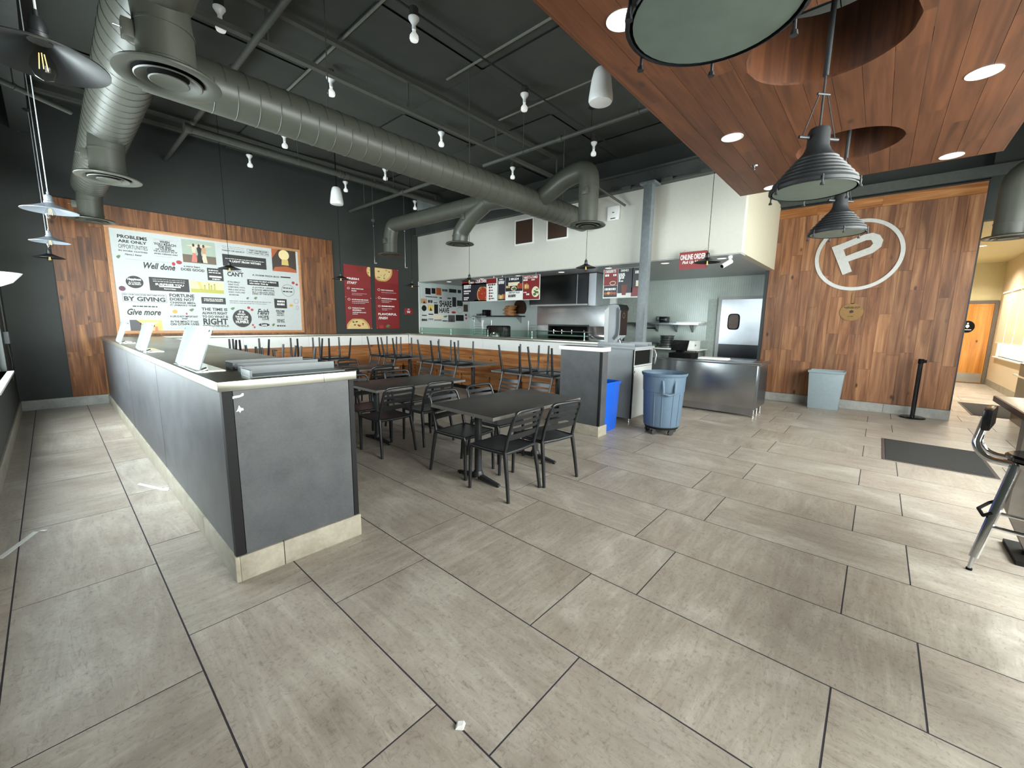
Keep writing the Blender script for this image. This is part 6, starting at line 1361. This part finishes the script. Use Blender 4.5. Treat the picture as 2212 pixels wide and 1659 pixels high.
def open_bin(label, name, cat, mat, x0, y0, x1, y1, h, tap, parts=()):
    cx, cy = (x0+x1)/2, (y0+y1)/2
    t = thing(name, label, cat, (cx, cy, 0))
    def shell(m):
        def ring(z, k, ins): return [(cx+sx*((x1-x0)/2*k-ins), cy+sy*((y1-y0)/2*k-ins), z) for sx, sy in ((-1, -1), (1, -1), (1, 1), (-1, 1))]
        rings = [ring(0, tap, 0), ring(h, 1, 0), ring(h, 1, 0.012), ring(0.012, tap, 0.012)]
        vs = [p for r_ in rings for p in r_]
        fs = [(0, 3, 2, 1), (12, 13, 14, 15)]
        for i in range(3): fs += [(i*4+k, i*4+(k+1) % 4, i*4+4+(k+1) % 4, i*4+4+k) for k in range(4)]
        m.add(vs, fs)
    part('tub', mat, t, shell, 0.006)
    def rim(m):
        e = 0.012
        for a, b_, c, d in ((x0-e, y0-e, x1+e, y0), (x0-e, y1, x1+e, y1+e), (x0-e, y0, x0, y1), (x1, y0, x1+e, y1)): m.box(a, b_, h-0.035, c, d, h+0.004)
    part('rim', mat, t, rim, 0.002)
    return t
bb = open_bin('blue recycling bin standing between stub wall and drinks cabinet', 'recycling_bin', 'bin', 'bin_blue', 5.16, 2.80, 5.58, 3.10, 0.725, 0.84)
bd = Board(bb, 'y', 5.31, 2.800, 0.40)
for k in range(3):
    a = PI/2+k*2*PI/3; c_ = (0.06+0.035*math.cos(a), 0.06+0.035*math.sin(a))
    def arrow(m):
        d_ = 0.026+0.0
        pts = [(c_[0]+0.022*math.cos(a+PI/2+q), c_[1]+0.022*math.sin(a+PI/2+q)) for q in (-1.3, -0.6, 0, 0.6, 1.3)]
        m.tube([bd.at(u, v, -0.016) for u, v in pts], 0.004, 6)
    part('recycling_mark', 'p_ink_white', bb, arrow)
gb = open_bin('pale grey open bin standing against the plank emblem wall', 'waste_bin', 'bin', 'bin_grey', 9.72, 0.40, 10.12, 0.94, 0.73, 0.86)
# barrel on a wheeled dolly
BX, BY = 5.82, 2.24
br = thing('trash_barrel', 'blue-grey round trash barrel on wheeled dolly before the steel counter', 'trash can', (BX, BY, 0)); c = (BX, BY, 0)
part('drum', 'barrel_grey', br, lambda m: m.lathe([(0.0005, 0.115), (0.235, 0.115), (0.25, 0.13), (0.262, 0.30), (0.277, 0.62), (0.283, 0.625), (0.293, 0.84), (0.284, 0.845), (0.272, 0.62), (0.25, 0.2), (0.24, 0.14), (0.0005, 0.135)], c, 52))
part('rim', 'barrel_grey', br, lambda m: m.lathe([(0.283, 0.835), (0.300, 0.84), (0.313, 0.862), (0.313, 0.885), (0.306, 0.888), (0.297, 0.87), (0.283, 0.862)], c, 52, True))
for sgn in (0, 1):
    a0 = math.atan2(-BY, -BX)+0.25+sgn*PI; ux, uy = math.cos(a0), math.sin(a0); tx, ty = -uy, ux
    def pt_(t_, r, z): return (BX+ux*r+tx*t_, BY+uy*r+ty*t_, z)
    hnd = part('handle', 'barrel_grey', br, lambda m: m.tube([pt_(-0.085, 0.27, 0.80), pt_(-0.08, 0.30, 0.72), pt_(-0.075, 0.315, 0.62), pt_(0.0, 0.325, 0.60), pt_(0.075, 0.315, 0.62), pt_(0.08, 0.30, 0.72), pt_(0.085, 0.27, 0.80)], 0.016, 8))
    part('handle_pocket', 'barrel_dark', br, lambda m: m.hexa([pt_(-0.07, 0.268, 0.63), pt_(0.07, 0.268, 0.63), pt_(0.07, 0.28, 0.63), pt_(-0.07, 0.28, 0.63)], [pt_(-0.075, 0.272, 0.83), pt_(0.075, 0.272, 0.83), pt_(0.075, 0.2865, 0.83), pt_(-0.075, 0.2865, 0.83)]))
    for q in (-0.42, -0.17, 0.17, 0.42) if sgn == 0 else (0,):
        a = a0+q*1.6; part('side_rib', 'barrel_grey', br, lambda m: m.tube([(BX+math.cos(a)*0.249, BY+math.sin(a)*0.249, 0.14), (BX+math.cos(a)*0.262, BY+math.sin(a)*0.262, 0.32), (BX+math.cos(a)*0.275, BY+math.sin(a)*0.275, 0.60)], 0.008, 6))
part('dolly', 'black_trim', br, lambda m: m.lathe([(0.0005, 0.085), (0.225, 0.085), (0.235, 0.10), (0.235, 0.118), (0.0005, 0.114)], c, 40))
for k in range(5):
    a = 0.5+k*2*PI/5; x, y = BX+0.19*math.cos(a), BY+0.19*math.sin(a)
    cs = part('caster', 'steel', br, lambda m: m.box(x-0.018, y-0.018, 0.04, x+0.018, y+0.018, 0.088), 0.003); part('wheel', 'table_base', cs, lambda m: m.cyl((x-0.012, y-0.012, 0.036), (x+0.012, y+0.012, 0.036), 0.036, n=18))
# ================================================================== RIGHT SIDE
sn = thing('stanchion', 'black crowd stanchion post before the plank emblem wall', 'stanchion', (9.95, -0.59, 0)); c = (9.95, -0.59, 0)
part('base', 'black_gloss', sn, lambda m: m.lathe([(0.0005, 0.0), (0.17, 0.0), (0.175, 0.012), (0.16, 0.03), (0.05, 0.045), (0.0005, 0.045)], c, 36)); part('tube', 'black_gloss', sn, lambda m: m.cyl((9.95, -0.59, 0.04), (9.95, -0.59, 0.98), 0.032, n=22)); part('belt_head', 'black', sn, lambda m: m.lathe([(0.0005, 0.96), (0.038, 0.96), (0.038, 1.03), (0.034, 1.04), (0.0005, 1.04)], c, 22)); part('belt_tip', 'black', sn, lambda m: m.box(9.935, -0.66, 0.975, 9.965, -0.62, 1.025), 0.004)
def floor_mat(label, x0, y0, x1, y1):
    t = thing('floor_mat', label, 'mat', ((x0+x1)/2, (y0+y1)/2, 0)); part('pile', 'mat_carpet', t, lambda m: m.box(x0+0.03, y0+0.03, 0.0005, x1-0.03, y1-0.03, 0.010), 0.002)
    part('border', 'mat_edge', t, lambda m: (m.box(x0, y0, 0.0005, x1, y0+0.03, 0.006), m.box(x0, y1-0.03, 0.0005, x1, y1, 0.006), m.box(x0, y0+0.03, 0.0005, x0+0.03, y1-0.03, 0.006), m.box(x1-0.03, y0+0.03, 0.0005, x1, y1-0.03, 0.006)))
floor_mat('charcoal ribbed floor mat on the tiles beyond the bar table', 6.50, -1.12, 7.76, -0.19); floor_mat('dark floor mat in the bright corridor doorway', 11.1, -2.2, 12.9, -1.42)
# bar table with panel leg and stools
ba = thing('bar_table', 'tall dark wooden bar table on brown panel legs', 'table', (3.3, -1.0, 0))
part('top', 'bar_top', ba, lambda m: m.box(1.9, -1.35, 1.035, 4.62, -0.69, 1.075), 0.005); part('front_edge', 'booth_brown', ba, lambda m: (m.box(1.9, -0.689, 1.036, 4.62, -0.684, 1.074), m.box(4.621, -1.35, 1.036, 4.626, -0.69, 1.074)))
for x in (2.2, 4.35): part('panel_leg', 'bar_panel', ba, lambda m: m.prism([(-1.2, 0.03), (-0.92, 0.03), (-0.80, 0.30), (-0.80, 1.034), (-1.2, 1.034)], lambda u, v, t: (t, u, v), x-0.06, x+0.06)); part('foot_plate', 'black_trim', ba, lambda m: m.box(x-0.2, -1.25, 0, x+0.2, -0.85, 0.03))
def stool(x, y, rz, label):
    t = thing('bar_stool', label, 'stool', (x, y, 0), rz, 'chrome bar stools', local=True)
    part('seat', 'black_gloss', t, lambda m: m.lathe([(0.0005, 0.735), (0.15, 0.735), (0.165, 0.745), (0.17, 0.765), (0.155, 0.778), (0.0005, 0.772)], (0, 0, 0), 30)); part('seat_ring', 'chrome', t, lambda m: m.lathe([(0.13, 0.705), (0.155, 0.705), (0.158, 0.733), (0.13, 0.733)], (0, 0, 0), 30, True))
    for sx in (-1, 1):
        for sy in (-1, 1):
            lg = part('leg', 'chrome', t, lambda m: m.tube([(sx*0.11, sy*0.11, 0.72), (sx*0.16, sy*0.16, 0.38), (sx*0.205, sy*0.205, 0.09)], [0.027, 0.025, 0.022], 8, sx=0.55)); part('tip', 'steel', lg, lambda m: m.cyl((sx*0.205, sy*0.205, 0.095), (sx*0.213, sy*0.213, 0.012), 0.011, n=8)); part('glide', 'black', lg, lambda m: m.cyl((sx*0.213, sy*0.213, 0.0), (sx*0.213, sy*0.213, 0.014), 0.015, n=10))
    for a, b_ in (((-1, -1), (1, -1)), ((1, -1), (1, 1)), ((1, 1), (-1, 1)), ((-1, 1), (-1, -1))): part('foot_rail', 'chrome', t, lambda m: m.cyl((a[0]*0.168, a[1]*0.168, 0.31), (b_[0]*0.168, b_[1]*0.168, 0.31), 0.012, n=8))
    part('brace_hoop', 'black', t, lambda m: m.tube([(-0.165, 0.165, 0.40), (-0.17, 0.20, 0.37), (0, 0.235, 0.36), (0.17, 0.20, 0.37), (0.165, 0.165, 0.40)], 0.01, 8))
    bk = part('back_bar', 'chrome', t, lambda m: m.tube(smooth_path([(-0.09, 0.0, 0.715), (-0.09, 0.24, 0.725), (-0.07, 0.30, 0.80), (-0.03, 0.275, 0.98)], 0.1), 0.013, 10, sx=1.6)); part('back_bar', 'chrome', t, lambda m: m.tube(smooth_path([(0.09, 0.0, 0.715), (0.09, 0.24, 0.725), (0.07, 0.30, 0.80), (0.03, 0.275, 0.98)], 0.1), 0.013, 10, sx=1.6))
    part('back_pad', 'black_gloss', t, lambda m: m.box(-0.16, 0.24, 0.915, 0.16, 0.285, 1.055), 0.018); part('pad_ring', 'steel', t, lambda m: m.cyl((0, 0.275, 1.03), (0, 0.29, 1.035), 0.02, n=10))
stool(4.02, -0.86, R_(-12), 'chrome bar stool with black seat and back pad at the bar table end')
stool(2.92, -1.0, R_(10), 'chrome bar stool with black seat by the middle of the bar table')
# low brown cabinet against the window wall
lc = thing('low_cabinet', 'low brown cabinet with metal rail against the corridor window wall', 'cabinet', (9.6, -2.05, 0)); part('body', 'booth_brown', lc, lambda m: m.box(8.3, -2.42, 0.0, 11.0, -1.86, 0.98), 0.004); part('tray', 'black_trim', lc, lambda m: m.box(8.3, -2.42, 0.981, 11.0, -1.86, 0.99)); part('lip', 'white_laminate', lc, lambda m: m.box(8.3, -1.875, 0.99, 11.0, -1.86, 1.0)); part('rail', 'chrome', lc, lambda m: m.cyl((8.3, -1.80, 0.80), (10.95, -1.80, 0.80), 0.016, n=10)); part('rail_bracket', 'chrome', lc, lambda m: [m.cyl((x, -1.86, 0.78), (x, -1.80, 0.80), 0.010, n=8) for x in (8.6, 9.7, 10.8)])
# ---- bits on the floor and on the walls
for pts, lab, mt in (([(0.40, 5.06), (0.42, 5.085), (0.545, 4.77), (0.585, 4.72), (0.565, 4.68), (0.53, 4.74)], 'white paper strip on the floor beside the half wall base', 'paper'), ([(-0.385, 4.10), (-0.355, 4.08), (-0.205, 4.425), (-0.23, 4.445)], 'pale strip of tape on the floor under the windows', 'tape')):
    t = thing('paper_strip', lab, 'litter', (pts[0][0], pts[0][1], 0)); m = MB(); m.prism(pts, lambda u, v, t_: (u, v, t_), 0.0005, 0.003); m.build('strip', mt, t, smooth=False)
    q = pts[2]; part('torn_end', mt, t, lambda m: m.prism([(q[0], q[1]), (q[0]+0.03, q[1]-0.035), (q[0]+0.045, q[1]-0.02), (q[0]+0.02, q[1]+0.01)], lambda u, v, t_: (u, v, t_), 0.003, 0.005))
t = thing('paper_scrap', 'crumpled white scrap lying on a floor joint in the foreground', 'litter', (0.905, 1.05, 0)); m = MB(); m.add([(0.885, 1.055, 0.001), (0.905, 1.030, 0.001), (0.930, 1.045, 0.001), (0.912, 1.075, 0.001), (0.893, 1.050, 0.014), (0.908, 1.036, 0.018), (0.924, 1.048, 0.016), (0.910, 1.066, 0.012)], [(0, 3, 2, 1), (4, 5, 6, 7), (0, 1, 5, 4), (1, 2, 6, 5), (2, 3, 7, 6), (3, 0, 4, 7)]); m.build('scrap', 'paper', t, smooth=False)
t = thing('uplight', 'white bowl uplight fixed on the left window wall', 'lamp', (XL, 3.0, 1.7)); part('bowl', 'white_plastic', t, lambda m: m.lathe([(0.0005, 0.0), (0.05, 0.0), (0.11, 0.03), (0.155, 0.085), (0.165, 0.10), (0.158, 0.10), (0.105, 0.04), (0.05, 0.01), (0.0005, 0.01)], (XL+0.19, 4.95, 1.775), 36)); part('arm', 'white_plastic', t, lambda m: m.cyl((XL, 4.95, 1.80), (XL+0.12, 4.95, 1.80), 0.02, n=10))
jb = thing('junction_box', 'grey surface junction box with conduit on the left wall', 'outlet box', (XL, 9.3, 1.2)); part('box', 'grey_plastic', jb, lambda m: m.box(XL+0.002, 9.22, 1.16, XL+0.05, 9.42, 1.33), 0.004); part('conduit', 'beam_paint', jb, lambda m: m.cyl((XL+0.02, 9.32, 1.33), (XL+0.02, 9.28, 2.9), 0.010, n=8)); part('wire', 'beam_paint', jb, lambda m: m.tube([(XL+0.02, 9.35, 1.16), (XL+0.03, 9.45, 0.9), (XL+0.01, 9.55, 0.6)], 0.008, 6))
